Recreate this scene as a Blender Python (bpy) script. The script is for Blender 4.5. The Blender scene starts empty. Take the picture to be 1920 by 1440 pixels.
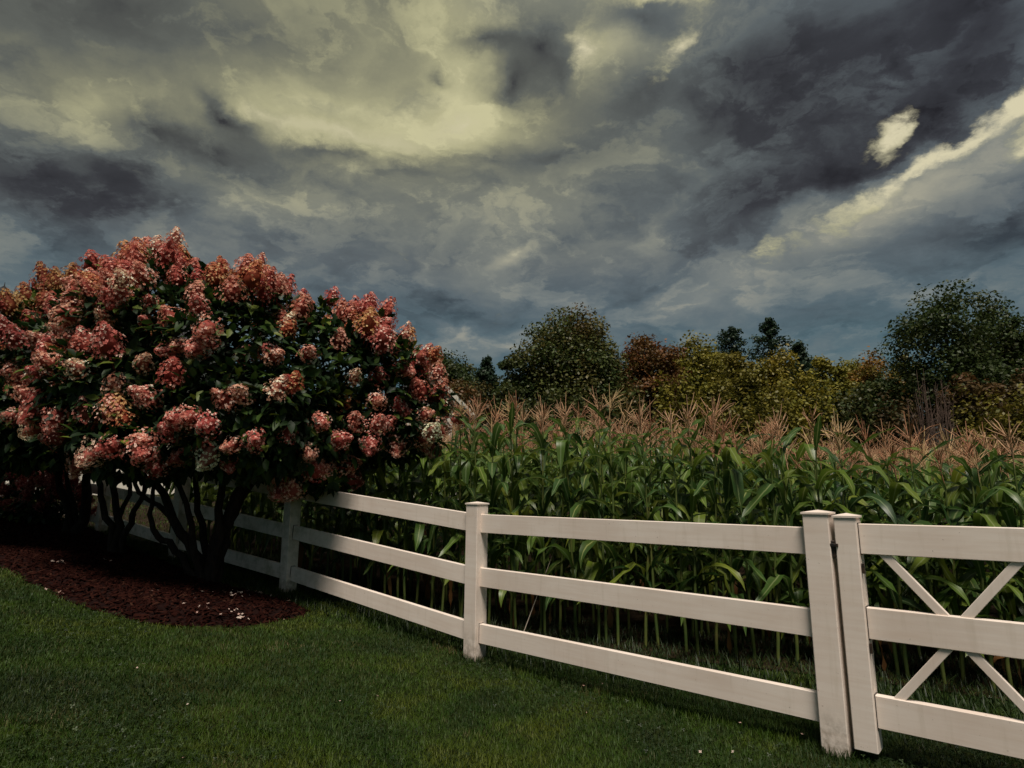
import bpy, math, random
import numpy as np
from mathutils import Vector, Matrix

R = math.radians
rng = np.random.default_rng(7)
random.seed(7)
scene = bpy.context.scene
C = scene.collection

# ------------------------------------------------------------------ camera
FPX, PITCH, CAMH = 1150.0, R(10.35), 1.28      # focal length in 1920-px units
cam_d = bpy.data.cameras.new('camera')
cam_d.sensor_width = 36.0
cam_d.lens = 36.0 * FPX / 1920.0
cam_d.clip_start, cam_d.clip_end = 0.05, 3000
cam = bpy.data.objects.new('camera', cam_d)
C.objects.link(cam)
cam.location = (0, 0, CAMH)
cam.rotation_euler = (R(90) + PITCH, 0, 0)
scene.camera = cam


class NT:
    """small helper to wire shader nodes"""
    def __init__(self, tree):
        self.t = tree
        self.n = tree.nodes
        self.n.clear()

    def node(self, kind, **kw):
        nd = self.n.new(kind)
        for k, v in kw.items():
            setattr(nd, k, v)
        return nd

    def put(self, sock, v):
        if v is None:
            return
        if isinstance(v, bpy.types.NodeSocket):
            self.t.links.new(v, sock)
        else:
            sock.default_value = v

    def m(self, op, a, b=None, c=None, clamp=False):
        nd = self.node('ShaderNodeMath', operation=op, use_clamp=clamp)
        self.put(nd.inputs[0], a)
        self.put(nd.inputs[1], b)
        self.put(nd.inputs[2], c)
        return nd.outputs[0]

    def v(self, op, a, b=None, scale=None):
        nd = self.node('ShaderNodeVectorMath', operation=op)
        self.put(nd.inputs[0], a)
        self.put(nd.inputs[1], b)
        if scale is not None:
            self.put(nd.inputs['Scale'], scale)
        return nd.outputs['Value'] if op in ('DOT_PRODUCT', 'LENGTH') else nd.outputs['Vector']

    def mix(self, f, a, b, mode='MIX'):
        nd = self.node('ShaderNodeMix', data_type='RGBA', blend_type=mode)
        self.put(nd.inputs[0], f)
        self.put(nd.inputs[6], a)
        self.put(nd.inputs[7], b)
        return nd.outputs[2]

    def noise(self, vec, scale, detail=4, rough=0.55, dist=0.0, out=0):
        nd = self.node('ShaderNodeTexNoise')
        self.put(nd.inputs['Vector'], vec)
        nd.inputs['Scale'].default_value = scale
        nd.inputs['Detail'].default_value = detail
        nd.inputs['Roughness'].default_value = rough
        nd.inputs['Distortion'].default_value = dist
        return nd.outputs[out]

    def ramp(self, f, stops, interp='LINEAR'):
        nd = self.node('ShaderNodeValToRGB')
        cr = nd.color_ramp
        cr.interpolation = interp
        while len(cr.elements) < len(stops):
            cr.elements.new(0.5)
        for e, (p, c) in zip(cr.elements, stops):
            e.position = p
            e.color = (*c, 1) if len(c) == 3 else c
        self.put(nd.inputs[0], f)
        return nd.outputs[0]

    def rng(self, f, a, b, c=0.0, d=1.0):
        nd = self.node('ShaderNodeMapRange')
        self.put(nd.inputs[0], f)
        for i, q in enumerate((a, b, c, d)):
            nd.inputs[i + 1].default_value = q
        return nd.outputs[0]


def srgb(r, g, b):
    f = lambda u: (u / 255 / 12.92) if u / 255 <= 0.04045 else ((u / 255 + 0.055) / 1.055) ** 2.4
    return (f(r), f(g), f(b))


def view_dir(px, py):
    """world direction of a point of the sky"""
    a, b = (px - 960) / FPX, (720 - py) / FPX
    c, s = math.cos(PITCH), math.sin(PITCH)
    return Vector((a, c - b * s, s + b * c)).normalized()


# ------------------------------------------------------------------ sky and sun
SUN_EL, SUN_AZ = R(66), R(176)       # azimuth clockwise from +Y: behind the camera, to its left
EXPOSURE = 1.5
SKY_GAIN = 0.375

world = bpy.data.worlds.new('World')
scene.world = world
world.use_nodes = True
w = NT(world.node_tree)
gen = w.node('ShaderNodeTexCoord').outputs['Generated']
dirn = w.v('NORMALIZE', gen)
sep = w.node('ShaderNodeSeparateXYZ')
w.put(sep.inputs[0], dirn)
X, Y, Z = sep.outputs
zc = w.m('ADD', w.m('MAXIMUM', Z, 0.0), 0.22)
comb = w.node('ShaderNodeCombineXYZ')
w.put(comb.inputs[0], w.m('DIVIDE', X, zc))
w.put(comb.inputs[1], w.m('DIVIDE', Y, zc))
plane = comb.outputs[0]                 # flat cloud deck seen in perspective
turb = w.v('SUBTRACT', w.noise(plane, 2.3, 7, 0.6, 0.0, 1), (0.5, 0.5, 0.5))
turb2 = w.v('SUBTRACT', w.noise(dirn, 9.0, 6, 0.62, 0.0, 1), (0.5, 0.5, 0.5))
wd = w.v('ADD', dirn, w.v('ADD', w.v('SCALE', turb, None, 0.15), w.v('SCALE', turb2, None, 0.06)))
wsoft = w.v('ADD', dirn, w.v('SCALE', turb, None, 0.12))
pw = w.v('ADD', plane, w.v('SCALE', turb, None, 0.45))
fbm = w.noise(pw, 4.6, 9, 0.60, 0.0)
# relief: the same billows sampled a step toward the light read as lit and shaded sides
bill = w.noise(pw, 1.9, 6, 0.5, 0.2)
bill2 = w.noise(w.v('ADD', pw, (0.05, 0.08, 0.0)), 1.9, 6, 0.5, 0.2)
relief = w.m('SUBTRACT', bill, bill2)
big = w.noise(plane, 0.9, 5, 0.5, 0.4)


def blob(px, py, sx, sy, rot, vec):
    """soft elliptical patch of sky: centre, radii and tilt as they look from the field"""
    c = view_dir(px, py)
    r = R(rot)
    e = 2.0
    pa = view_dir(px + e * math.cos(r), py + e * math.sin(r)) - c
    pb = view_dir(px - e * math.sin(r), py + e * math.cos(r)) - c
    t1 = pa.normalized()
    t2 = (pb - t1 * pb.dot(t1)).normalized()
    t3 = t1.cross(t2)
    mp = w.node('ShaderNodeMapping', vector_type='TEXTURE')
    w.put(mp.inputs[0], vec)
    mp.inputs['Location'].default_value = c
    mp.inputs['Rotation'].default_value = Matrix((t1, t2, t3)).transposed().to_euler()
    k = 2.15
    mp.inputs['Scale'].default_value = (k * pa.length / e * sx, k * pb.length / e * sy, 1.3)
    gt = w.node('ShaderNodeTexGradient', gradient_type='QUADRATIC_SPHERE')
    w.put(gt.inputs[0], mp.outputs[0])
    return gt.outputs['Fac']


OPEN = [   # crisp gaps torn in the deck
    (660, 262, 250, 60, 8, .66), (870, 205, 140, 65, -14, .80), (520, 225, 120, 45, 25, .36), (150, 240, 170, 50, 16, .50), (330, 300, 130, 30, 18, .45),
    (1692, 190, 130, 46, -58, .82), (1655, 250, 90, 34, -45, .50), (1868, 178, 150, 36, -38, 1.0), (1715, 296, 160, 34, -44, .92), (1908, 240, 100, 36, -40, .85),
    (1085, 105, 55, 90, -20, .90), (1265, 118, 105, 55, -35, .92), (1215, 12, 110, 30, 10, .80), (1570, 400, 300, 40, -30, .42), (1400, 487, 180, 32, -26, .40),
]
GLOW = [   # thin cloud lit from behind
    (640, 205, 340, 95, 6, .31), (860, 175, 190, 110, 0, .25), (150, 190, 240, 90, 10, .28), (780, 30, 280, 130, 0, .22), (1150, 90, 200, 100, 0, .20),
    (760, 350, 360, 100, 0, .14), (1000, 420, 320, 100, 0, .10), (1620, 400, 350, 60, -29, .26), (1420, 490, 220, 50, -24, .16), (1720, 240, 170, 65, -40, .18),
    (968, 474, 50, 15, -24, .32), (840, 612, 60, 16, 12, .25), (10, 420, 90, 60, 0, .12),
]
DARK = [   # heavy bodies
    (1010, 85, 62, 70, -15, .55), (955, 150, 36, 65, -25, .50), (1035, 150, 45, 55, 20, .32), (905, 60, 60, 20, 12, .40), (800, 112, 22, 14, 0, .25),
    (1190, 55, 100, 40, 25, .34), (1180, 190, 160, 40, -10, .18), (1470, 170, 240, 190, -30, .42), (1830, 40, 200, 110, -35, .44), (1600, 310, 280, 60, -34, .36),
    (1745, 190, 40, 120, 35, .25), (60, 340, 280, 75, 14, .34), (100, 440, 280, 90, 10, .16), (285, 240, 90, 30, 18, .42), (450, 225, 55, 18, 42, .55), (430, 280, 120, 42, 25, .34),
    (240, 290, 50, 42, 0, .25), (640, 305, 130, 18, 5, .25), (1050, 295, 140, 48, -12, .28), (40, 40, 300, 100, 0, .20), (430, 80, 270, 65, 0, .16), (1560, 540, 340, 50, -14, .14),
    (870, 590, 140, 24, 4, .16), (1900, 420, 180, 100, -20, .14),
]


def total(lst, vec):
    acc = None
    for (px, py, sx, sy, rot, amp) in lst:
        acc = w.m('MULTIPLY_ADD', blob(px, py, sx, sy, rot, vec), amp, 0.0 if acc is None else acc)
    return acc


opening = total(OPEN, wd)
glow = total(GLOW, wsoft)
dark = total(DARK, wd)
V = w.m('ADD', 0.57, w.m('MULTIPLY', relief, 1.0))
V = w.m('ADD', V, w.m('MULTIPLY', w.m('SUBTRACT', fbm, 0.5), 0.22))
V = w.m('ADD', V, w.m('MULTIPLY', w.m('SUBTRACT', big, 0.5), 0.22))
def step(n_, a_, b_):
    nd = w.node('ShaderNodeMapRange', interpolation_type='SMOOTHSTEP')
    w.put(nd.inputs[0], n_)
    nd.inputs[1].default_value, nd.inputs[2].default_value = a_, b_
    return nd.outputs[0]


scud = w.noise(w.v('ADD', pw, (3.7, 1.2, 0.0)), 1.7, 9, 0.57, 0.0)
V = w.m('SUBTRACT', V, w.m('MULTIPLY', step(scud, 0.47, 0.56), 0.13))
V = w.m('ADD', V, w.m('MULTIPLY', step(fbm, 0.50, 0.58), 0.09))
V = w.m('ADD', V, glow)
V = w.m('SUBTRACT', V, dark)
warm = w.rng(blob(560, 120, 900, 300, 8, wsoft), 0.05, 0.55, 0.0, 1.0)      # the glow is greenish yellow, elsewhere plain cream
cloud_col = w.mix(warm,
                  w.ramp(V, [(0.0, srgb(36, 36, 41)), (0.22, srgb(56, 58, 64)), (0.50, srgb(90, 99, 105)), (0.70, srgb(118, 123, 122)), (0.90, srgb(152, 150, 138)), (1.0, srgb(172, 168, 150))]),
                  w.ramp(V, [(0.0, srgb(36, 36, 40)), (0.22, srgb(57, 58, 60)), (0.48, srgb(92, 95, 90)), (0.66, srgb(122, 122, 104)), (0.86, srgb(164, 161, 128)), (1.0, srgb(194, 189, 150))]))
# the low air is clear and blue: the Nishita sky shows under the deck
nish = w.node('ShaderNodeTexSky', sky_type='NISHITA', sun_disc=False)
nish.sun_elevation = SUN_EL
nish.sun_rotation = SUN_AZ
nish.air_density = 1.6
nish.dust_density = 1.2
blue = w.mix(1.0, w.mix(1.0, nish.outputs[0], (0.006, 0.011, 0.011, 1), 'MULTIPLY'), (0.032, 0.105, 0.135, 1), 'ADD')
low = w.m('MULTIPLY', w.rng(Z, 0.04, 0.36, 0.95, 0.0), w.rng(V, 0.45, 0.85, 1.0, 0.25))
low = w.m('MULTIPLY', low, w.rng(fbm, 0.36, 0.60, 0.65, 1.0))
deck = w.mix(low, cloud_col, blue)
# behind the gaps: high pale cloud
high = w.ramp(w.m('ADD', opening, w.m('MULTIPLY', w.m('SUBTRACT', bill, 0.5), 0.6)), [(0.1, srgb(130, 130, 112)), (0.5, srgb(174, 170, 134)), (0.95, srgb(208, 200, 168))])
dens = w.m('SUBTRACT', w.m('ADD', w.m('MULTIPLY', w.m('SUBTRACT', fbm, 0.5), 2.6), w.m('ADD', 0.62, w.m('MULTIPLY', dark, 0.8))), opening)
cover = w.node('ShaderNodeMapRange', interpolation_type='SMOOTHSTEP')
w.put(cover.inputs[0], dens)
cover.inputs[1].default_value, cover.inputs[2].default_value = -0.26, 0.26
sky_col = w.mix(cover.outputs[0], high, deck)
bg = w.node('ShaderNodeBackground')
w.put(bg.inputs[0], sky_col)
bg.inputs[1].default_value = SKY_GAIN
out = w.node('ShaderNodeOutputWorld')
w.put(out.inputs[0], bg.outputs[0])

sun_d = bpy.data.lights.new('sun', 'SUN')
sun_d.energy = 1.5
sun_d.angle = R(18)
sun_d.color = (1.0, 0.90, 0.80)
sun = bpy.data.objects.new('sun', sun_d)
C.objects.link(sun)
sd = Vector((math.sin(SUN_AZ) * math.cos(SUN_EL), math.cos(SUN_AZ) * math.cos(SUN_EL), math.sin(SUN_EL)))
sun.rotation_euler = sd.to_track_quat('Z', 'Y').to_euler()
sun.location = sd * 50

vs = scene.view_settings
vs.view_transform = 'Standard'
vs.look = 'None'
vs.gamma = 1.0
vs.use_curve_mapping = False
vs.exposure = EXPOSURE
scene.cycles.max_bounces = 4
scene.cycles.diffuse_bounces = 3
scene.cycles.glossy_bounces = 2
scene.cycles.transmission_bounces = 3
scene.cycles.adaptive_threshold = 0.02
world.cycles.sampling_method = 'NONE'
scene.cycles.transparent_max_bounces = 4
scene.cycles.caustics_reflective = False
scene.cycles.caustics_refractive = False


# ------------------------------------------------------------------ materials
def material(name, build):
    m = bpy.data.materials.new(name)
    m.use_nodes = True
    t = NT(m.node_tree)
    o = t.node('ShaderNodeOutputMaterial')
    t.put(o.inputs[0], build(t))
    return m


def pbr(t, col, rough=0.7, spec=0.3, bump=None, bstr=0.3, bdist=0.01):
    p = t.node('ShaderNodeBsdfPrincipled')
    t.put(p.inputs['Base Color'], col)
    t.put(p.inputs['Roughness'], rough)
    t.put(p.inputs['Specular IOR Level'], spec)
    if bump is not None:
        b = t.node('ShaderNodeBump')
        b.inputs['Strength'].default_value = bstr
        b.inputs['Distance'].default_value = bdist
        t.put(b.inputs['Height'], bump)
        t.put(p.inputs['Normal'], b.outputs[0])
    return p.outputs[0]


def leafy(t, col, rough=0.5, spec=0.3, trans=0.25, tcol=None):
    a = pbr(t, col, rough, spec)
    b = t.node('ShaderNodeBsdfTranslucent')
    t.put(b.inputs[0], tcol if tcol is not None else col)
    mx = t.node('ShaderNodeMixShader')
    mx.inputs[0].default_value = trans
    t.put(mx.inputs[1], a)
    t.put(mx.inputs[2], b.outputs[0])
    return mx.outputs[0]


def attr(t, name):
    return t.node('ShaderNodeAttribute', attribute_name=name).outputs['Fac']


def obj_rand(t):
    return t.node('ShaderNodeObjectInfo').outputs['Random']


def obj_col(t):
    return t.node('ShaderNodeObjectInfo').outputs['Color']


def pos(t):
    return t.node('ShaderNodeNewGeometry').outputs['Position']


def m_vinyl(t, foot=False):
    co = t.node('ShaderNodeTexCoord').outputs['Object']
    mp = t.node('ShaderNodeMapping')
    t.put(mp.inputs[0], co)
    mp.inputs['Scale'].default_value = (0.9, 14, 14)
    grain = t.noise(mp.outputs[0], 3.0, 5, 0.6)
    mp2 = t.node('ShaderNodeMapping')
    t.put(mp2.inputs[0], pos(t))
    mp2.inputs['Scale'].default_value = (16, 16, 1.6)
    drip = t.noise(mp2.outputs[0], 1.6, 4, 0.6)
    blot = t.noise(pos(t), 2.2, 4, 0.6)
    col = t.ramp(blot, [(0.3, (0.74, 0.63, 0.54)), (0.55, (0.81, 0.71, 0.62)), (0.8, (0.85, 0.76, 0.67))])
    col = t.mix(t.rng(grain, 0.42, 0.70, 0.0, 0.28), col, (0.60, 0.45, 0.34, 1))
    col = t.mix(t.rng(drip, 0.56, 0.76, 0.0, 0.22), col, (0.42, 0.35, 0.24, 1))
    specks = t.noise(pos(t), 70, 2, 0.5)
    col = t.mix(t.rng(specks, 0.72, 0.78, 0.0, 0.55), col, (0.18, 0.13, 0.09, 1))
    # algae where the rail ends and post feet stay damp, strongest by the hydrangea
    sp = t.node('ShaderNodeSeparateXYZ')
    t.put(sp.inputs[0], pos(t))
    near = t.m('MULTIPLY', t.rng(sp.outputs[0], -1.4, -2.4, 0.0, 1.0), t.rng(t.noise(pos(t), 9, 5, 0.7), 0.45, 0.68, 0.0, 0.55))
    col = t.mix(near, col, (0.22, 0.21, 0.08, 1))
    if foot:                             # soil splash at the foot of a post
        sz = t.node('ShaderNodeSeparateXYZ')
        t.put(sz.inputs[0], co)
        splash = t.m('MULTIPLY', t.rng(sz.outputs[2], 0.02, 0.24, 1.0, 0.0), t.rng(t.noise(pos(t), 14, 6, 0.7), 0.40, 0.62, 0.0, 0.8))
        col = t.mix(splash, col, (0.13, 0.10, 0.055, 1))
    return pbr(t, col, 0.55, 0.25, t.m('ADD', grain, t.m('MULTIPLY', specks, 0.3)), 0.12, 0.003)


def m_metal(t):
    return pbr(t, t.ramp(t.noise(pos(t), 60, 4), [(0.4, (0.012, 0.011, 0.011)), (0.7, (0.06, 0.035, 0.02))]), 0.45, 0.4)


def m_ground(t):
    a = t.noise(pos(t), 0.7, 6, 0.6)
    b = t.noise(pos(t), 14, 5, 0.65)
    col = t.ramp(a, [(0.35, (0.012, 0.022, 0.006)), (0.55, (0.022, 0.034, 0.008)), (0.7, (0.036, 0.036, 0.011))])
    col = t.mix(t.rng(b, 0.4, 0.7, 0, 0.6), col, (0.016, 0.013, 0.006, 1))
    return pbr(t, col, 0.95, 0.05, b, 0.6, 0.03)


def m_soil(t):
    a = t.noise(pos(t), 9, 7, 0.65)
    return pbr(t, t.ramp(a, [(0.35, (0.012, 0.008, 0.005)), (0.6, (0.03, 0.02, 0.012)), (0.75, (0.05, 0.035, 0.02))]), 0.95, 0.05, a, 0.8, 0.05)


def m_mulch(t):
    a = t.noise(pos(t), 30, 5, 0.65)
    return pbr(t, t.ramp(a, [(0.35, (0.006, 0.002, 0.0015)), (0.7, (0.018, 0.005, 0.0035))]), 0.9, 0.1, a, 0.9, 0.03)


def m_chip(t):
    r = attr(t, 'rnd')
    return pbr(t, t.ramp(r, [(0.0, (0.007, 0.002, 0.0015)), (0.6, (0.018, 0.005, 0.0035)), (0.94, (0.028, 0.009, 0.006)), (1.0, (0.045, 0.020, 0.012))]), 0.95, 0.04)


def m_grass(t):
    r = attr(t, 'rnd')
    patch = t.noise(pos(t), 0.45, 5, 0.6, 0.3)
    patch2 = t.noise(pos(t), 2.1, 4, 0.6)
    f = t.m('ADD', t.m('MULTIPLY', patch, 0.7), t.m('MULTIPLY', patch2, 0.45))
    f = t.rng(f, 0.46, 0.70, 0.38, 0.64)
    col = t.ramp(f, [(0.38, (0.004, 0.016, 0.003)), (0.46, (0.011, 0.040, 0.003)), (0.53, (0.034, 0.074, 0.003)), (0.60, (0.070, 0.094, 0.005))])
    col = t.mix(t.rng(r, 0.0, 1.0, 0.0, 0.28), col, (0.055, 0.08, 0.014, 1))
    dry = t.m('MULTIPLY', t.rng(t.noise(pos(t), 1.3, 5, 0.65), 0.55, 0.68, 0.06, 0.75), t.m('GREATER_THAN', r, 0.72))
    col = t.mix(dry, col, (0.16, 0.115, 0.055, 1))
    return leafy(t, col, 0.55, 0.2, 0.2)


def m_clover(t):
    r = attr(t, 'rnd')
    return leafy(t, t.ramp(r, [(0.0, (0.009, 0.020, 0.005)), (0.8, (0.020, 0.038, 0.009)), (1.0, (0.055, 0.08, 0.03))]), 0.5, 0.25, 0.15)


def m_petal(t):
    return pbr(t, t.mix(attr(t, 'rnd'), (0.60, 0.50, 0.42, 1), (0.45, 0.25, 0.2, 1)), 0.7, 0.2)


def m_bark(t):
    mp = t.node('ShaderNodeMapping')
    t.put(mp.inputs[0], pos(t))
    mp.inputs['Scale'].default_value = (22, 22, 4)
    a = t.noise(mp.outputs[0], 1.5, 6, 0.65)
    return pbr(t, t.ramp(a, [(0.35, (0.014, 0.010, 0.008)), (0.6, (0.036, 0.026, 0.02)), (0.8, (0.075, 0.06, 0.05))]), 0.9, 0.1, a, 0.8, 0.02)


def m_birch(t):
    a = t.noise(pos(t), 6, 4, 0.6)
    return pbr(t, t.ramp(a, [(0.4, (0.10, 0.08, 0.06)), (0.55, (0.42, 0.38, 0.32))]), 0.8, 0.1)


def m_hleaf(t, per_object):
    r = obj_rand(t) if per_object else attr(t, 'rnd')
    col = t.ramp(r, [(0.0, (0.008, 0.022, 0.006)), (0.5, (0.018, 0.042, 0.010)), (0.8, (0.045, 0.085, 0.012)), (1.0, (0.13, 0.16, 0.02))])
    return leafy(t, col, 0.5, 0.22, 0.22)


def m_floret(t):
    r = attr(t, 'rnd')
    o = obj_rand(t)
    base = t.ramp(o, [(0.0, (0.46, 0.10, 0.09)), (0.3, (0.56, 0.18, 0.14)), (0.6, (0.60, 0.26, 0.18)), (0.88, (0.64, 0.35, 0.23)), (1.0, (0.70, 0.56, 0.40))])
    col = t.mix(t.rng(r, 0.0, 0.4, 0.92, 0.0), base, (0.28, 0.05, 0.04, 1))
    col = t.mix(t.rng(r, 0.70, 0.86, 0.0, 0.85), col, (0.92, 0.70, 0.58, 1))
    col = t.mix(1.0, col, obj_col(t), 'MULTIPLY')
    return leafy(t, col, 0.65, 0.15, 0.25)


def m_corn_leaf(t, per_object):
    r = obj_rand(t) if per_object else attr(t, 'rnd')
    uv = t.node('ShaderNodeUVMap').outputs[0]
    sp = t.node('ShaderNodeSeparateXYZ')
    t.put(sp.inputs[0], uv)
    rib = t.rng(t.m('ABSOLUTE', t.m('SUBTRACT', sp.outputs[0], 0.5)), 0.035, 0.085, 1.0, 0.0)
    stripes = t.m('SINE', t.m('MULTIPLY', sp.outputs[0], 150.0))
    col = t.ramp(r, [(0.0, (0.020, 0.056, 0.013)), (0.35, (0.044, 0.098, 0.017)), (0.65, (0.085, 0.145, 0.017)), (1.0, (0.135, 0.175, 0.022))])
    col = t.mix(t.m('MULTIPLY', t.m('ADD', stripes, 1.0), 0.08), col, (0.12, 0.17, 0.05, 1))
    n = t.noise(pos(t), 7, 4, 0.6)
    col = t.mix(t.rng(n, 0.5, 0.72, 0, 0.4), col, (0.10, 0.11, 0.02, 1))
    col = t.mix(t.m('MULTIPLY', rib, 0.75), col, (0.24, 0.29, 0.12, 1))
    if per_object:
        col = t.mix(1.0, col, obj_col(t), 'MULTIPLY')
    return leafy(t, col, 0.40, 0.42, 0.32)


def m_dry_leaf(t):
    r = obj_rand(t)
    return leafy(t, t.ramp(r, [(0, (0.10, 0.045, 0.018)), (0.6, (0.18, 0.085, 0.028)), (1, (0.15, 0.11, 0.05))]), 0.7, 0.15, 0.25)


def m_stalk(t):
    n = t.noise(pos(t), 5, 3, 0.6)
    return pbr(t, t.ramp(n, [(0.35, (0.05, 0.085, 0.02)), (0.6, (0.105, 0.125, 0.03)), (0.75, (0.15, 0.115, 0.04))]), 0.5, 0.3)


def m_tassel(t, per_object):
    r = obj_rand(t) if per_object else attr(t, 'rnd')
    col = t.ramp(r, [(0.0, (0.27, 0.115, 0.06)), (0.35, (0.40, 0.20, 0.105)), (0.7, (0.50, 0.31, 0.18)), (1.0, (0.48, 0.35, 0.16))])
    n = t.noise(pos(t), 60, 3, 0.6)
    col = t.mix(t.rng(n, 0.45, 0.7, 0, 0.5), col, (0.55, 0.38, 0.26, 1))
    return pbr(t, col, 0.75, 0.15)


def m_foliage(ca, cb, cc):
    def f(t):
        r = attr(t, 'rnd')
        k = attr(t, 'tint')
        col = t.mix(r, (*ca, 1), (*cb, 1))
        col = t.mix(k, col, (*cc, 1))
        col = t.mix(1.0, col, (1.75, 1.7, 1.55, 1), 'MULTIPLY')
        return leafy(t, col, 0.5, 0.25, 0.25)
    return f


def m_siding(t):
    return pbr(t, t.mix(t.noise(pos(t), 1.5, 4), (0.70, 0.66, 0.56, 1), (0.62, 0.58, 0.48, 1)), 0.6, 0.2)


def m_shingle(t):
    n = t.noise(pos(t), 8, 5, 0.65)
    return pbr(t, t.ramp(n, [(0.35, (0.022, 0.023, 0.024)), (0.7, (0.06, 0.06, 0.06))]), 0.9, 0.1, n, 0.5, 0.03)


def m_darkwood(t):
    return pbr(t, t.mix(t.noise(pos(t), 3, 4), (0.018, 0.02, 0.03, 1), (0.03, 0.03, 0.04, 1)), 0.8, 0.15)


def m_glass(t):
    return pbr(t, (0.015, 0.018, 0.022, 1), 0.08, 0.6)


M = {
    'vinyl_post': material('weathered_white_vinyl_post', lambda t: m_vinyl(t, True)), 'vinyl': material('weathered_white_vinyl', m_vinyl), 'metal': material('black_iron', m_metal),
    'ground': material('turf_ground', m_ground), 'soil': material('field_soil', m_soil),
    'mulch': material('red_mulch', m_mulch), 'chip': material('mulch_chips', m_chip),
    'grass': material('grass_blades', m_grass), 'clover': material('clover', m_clover), 'petal': material('fallen_petal', m_petal),
    'bark': material('dark_bark', m_bark), 'birch': material('birch_bark', m_birch),
    'hleaf': material('hydrangea_leaf_mass', lambda t: m_hleaf(t, False)), 'hleaf1': material('hydrangea_leaf', lambda t: m_hleaf(t, True)),
    'floret': material('hydrangea_floret', m_floret),
    'cleaf': material('corn_leaf', lambda t: m_corn_leaf(t, True)), 'cleafm': material('corn_leaf_mass', lambda t: m_corn_leaf(t, False)),
    'dry': material('dry_corn_leaf', m_dry_leaf), 'stalk': material('corn_stalk', m_stalk),
    'tassel': material('corn_tassel', lambda t: m_tassel(t, True)), 'tasselm': material('corn_tassel_mass', lambda t: m_tassel(t, False)),
    'siding': material('cream_siding', m_siding), 'shingle': material('grey_shingle', m_shingle),
    'darkwood': material('dark_painted_wood', m_darkwood), 'glass': material('window_glass', m_glass),
}


# ------------------------------------------------------------------ mesh helpers
def make_mesh(name, V, F, mat=None, attrs=None, uv=None, smooth=False):
    V = np.asarray(V, np.float32)
    F = np.asarray(F, np.int32)
    k = F.shape[1]
    me = bpy.data.meshes.new(name)
    me.vertices.add(len(V))
    me.vertices.foreach_set('co', V.ravel())
    me.loops.add(F.size)
    me.loops.foreach_set('vertex_index', F.ravel())
    me.polygons.add(len(F))
    me.polygons.foreach_set('loop_start', np.arange(0, F.size, k, dtype=np.int32))
    if smooth:
        me.polygons.foreach_set('use_smooth', np.ones(len(F), dtype=bool))
    for an, av in (attrs or {}).items():
        a = me.attributes.new(an, 'FLOAT', 'POINT')
        a.data.foreach_set('value', np.asarray(av, np.float32))
    if uv is not None:
        u = me.uv_layers.new(name='UVMap')
        u.data.foreach_set('uv', np.asarray(uv, np.float32)[F.ravel()].ravel())
    me.update(calc_edges=True)
    me.validate()
    if mat is not None:
        me.materials.append(mat)
    return me


def obj(name, me, parent=None, loc=None, kind=None):
    o = bpy.data.objects.new(name, me)
    C.objects.link(o)
    if parent is not None:
        o.parent = parent
    if loc is not None:
        o.location = loc
    if kind:
        o['kind'] = kind
    return o


def thing(name, label, cat, loc=(0, 0, 0), rz=0.0, group=None):
    o = bpy.data.objects.new(name, None)
    C.objects.link(o)
    o.location = loc
    o.rotation_euler = (0, 0, rz)
    o.empty_display_size = 0.1
    return tag(o, label, cat, group)


def tag(o, label, cat, group=None):
    o['label'] = label
    o['category'] = cat
    if group:
        o['group'] = group
    return o


def box_geo(cx, cy, cz, sx, sy, sz, bevel=0.0):
    """bevelled box (12 or 24-vertex), returns quads and tris as separate pydata lists"""
    import bmesh
    bm = bmesh.new()
    bmesh.ops.create_cube(bm, size=1.0)
    for v in bm.verts:
        v.co = (v.co.x * sx, v.co.y * sy, v.co.z * sz)
    if bevel > 0:
        bmesh.ops.bevel(bm, geom=bm.edges[:], offset=bevel, segments=1, affect='EDGES')
    for v in bm.verts:
        v.co += Vector((cx, cy, cz))
    return bm


def bm_obj(name, bm, mat, parent=None):
    me = bpy.data.meshes.new(name)
    bm.to_mesh(me)
    bm.free()
    me.materials.append(mat)
    return obj(name, me, parent)


def tube(points, radii, sides=6):
    """tapered tube through points; returns verts, quads"""
    P = [Vector(p) for p in points]
    V, F = [], []
    ref = Vector((0.31, 0.87, 0.13))
    for i, p in enumerate(P):
        d = (P[min(i + 1, len(P) - 1)] - P[max(i - 1, 0)]).normalized()
        a = d.cross(ref)
        if a.length < 1e-3:
            a = d.cross(Vector((1, 0, 0)))
        a.normalize()
        b = d.cross(a)
        for s in range(sides):
            t = 2 * math.pi * s / sides
            V.append(p + (a * math.cos(t) + b * math.sin(t)) * radii[i])
    for i in range(len(P) - 1):
        for s in range(sides):
            s2 = (s + 1) % sides
            F.append((i * sides + s, i * sides + s2, (i + 1) * sides + s2, (i + 1) * sides + s))
    return V, F


class Geo:
    def __init__(self):
        self.V, self.F, self.A = [], [], []

    def add(self, vf, a=0.5):
        n = len(self.V)
        self.V += [tuple(v) for v in vf[0]]
        self.F += [tuple(i + n for i in f) for f in vf[1]]
        self.A += [a] * len(vf[0])

    def mesh(self, name, mat, smooth=True):
        return make_mesh(name, self.V, self.F, mat, {'rnd': self.A}, None, smooth)


def frames(d, nrm):
    """rows of rotation matrices whose y axis is d and whose z axis is near nrm"""
    d = d / np.linalg.norm(d, axis=1, keepdims=True)
    x = np.cross(d, nrm)
    x /= (np.linalg.norm(x, axis=1, keepdims=True) + 1e-9)
    z = np.cross(x, d)
    return np.stack([x, d, z], axis=2)      # columns


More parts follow.
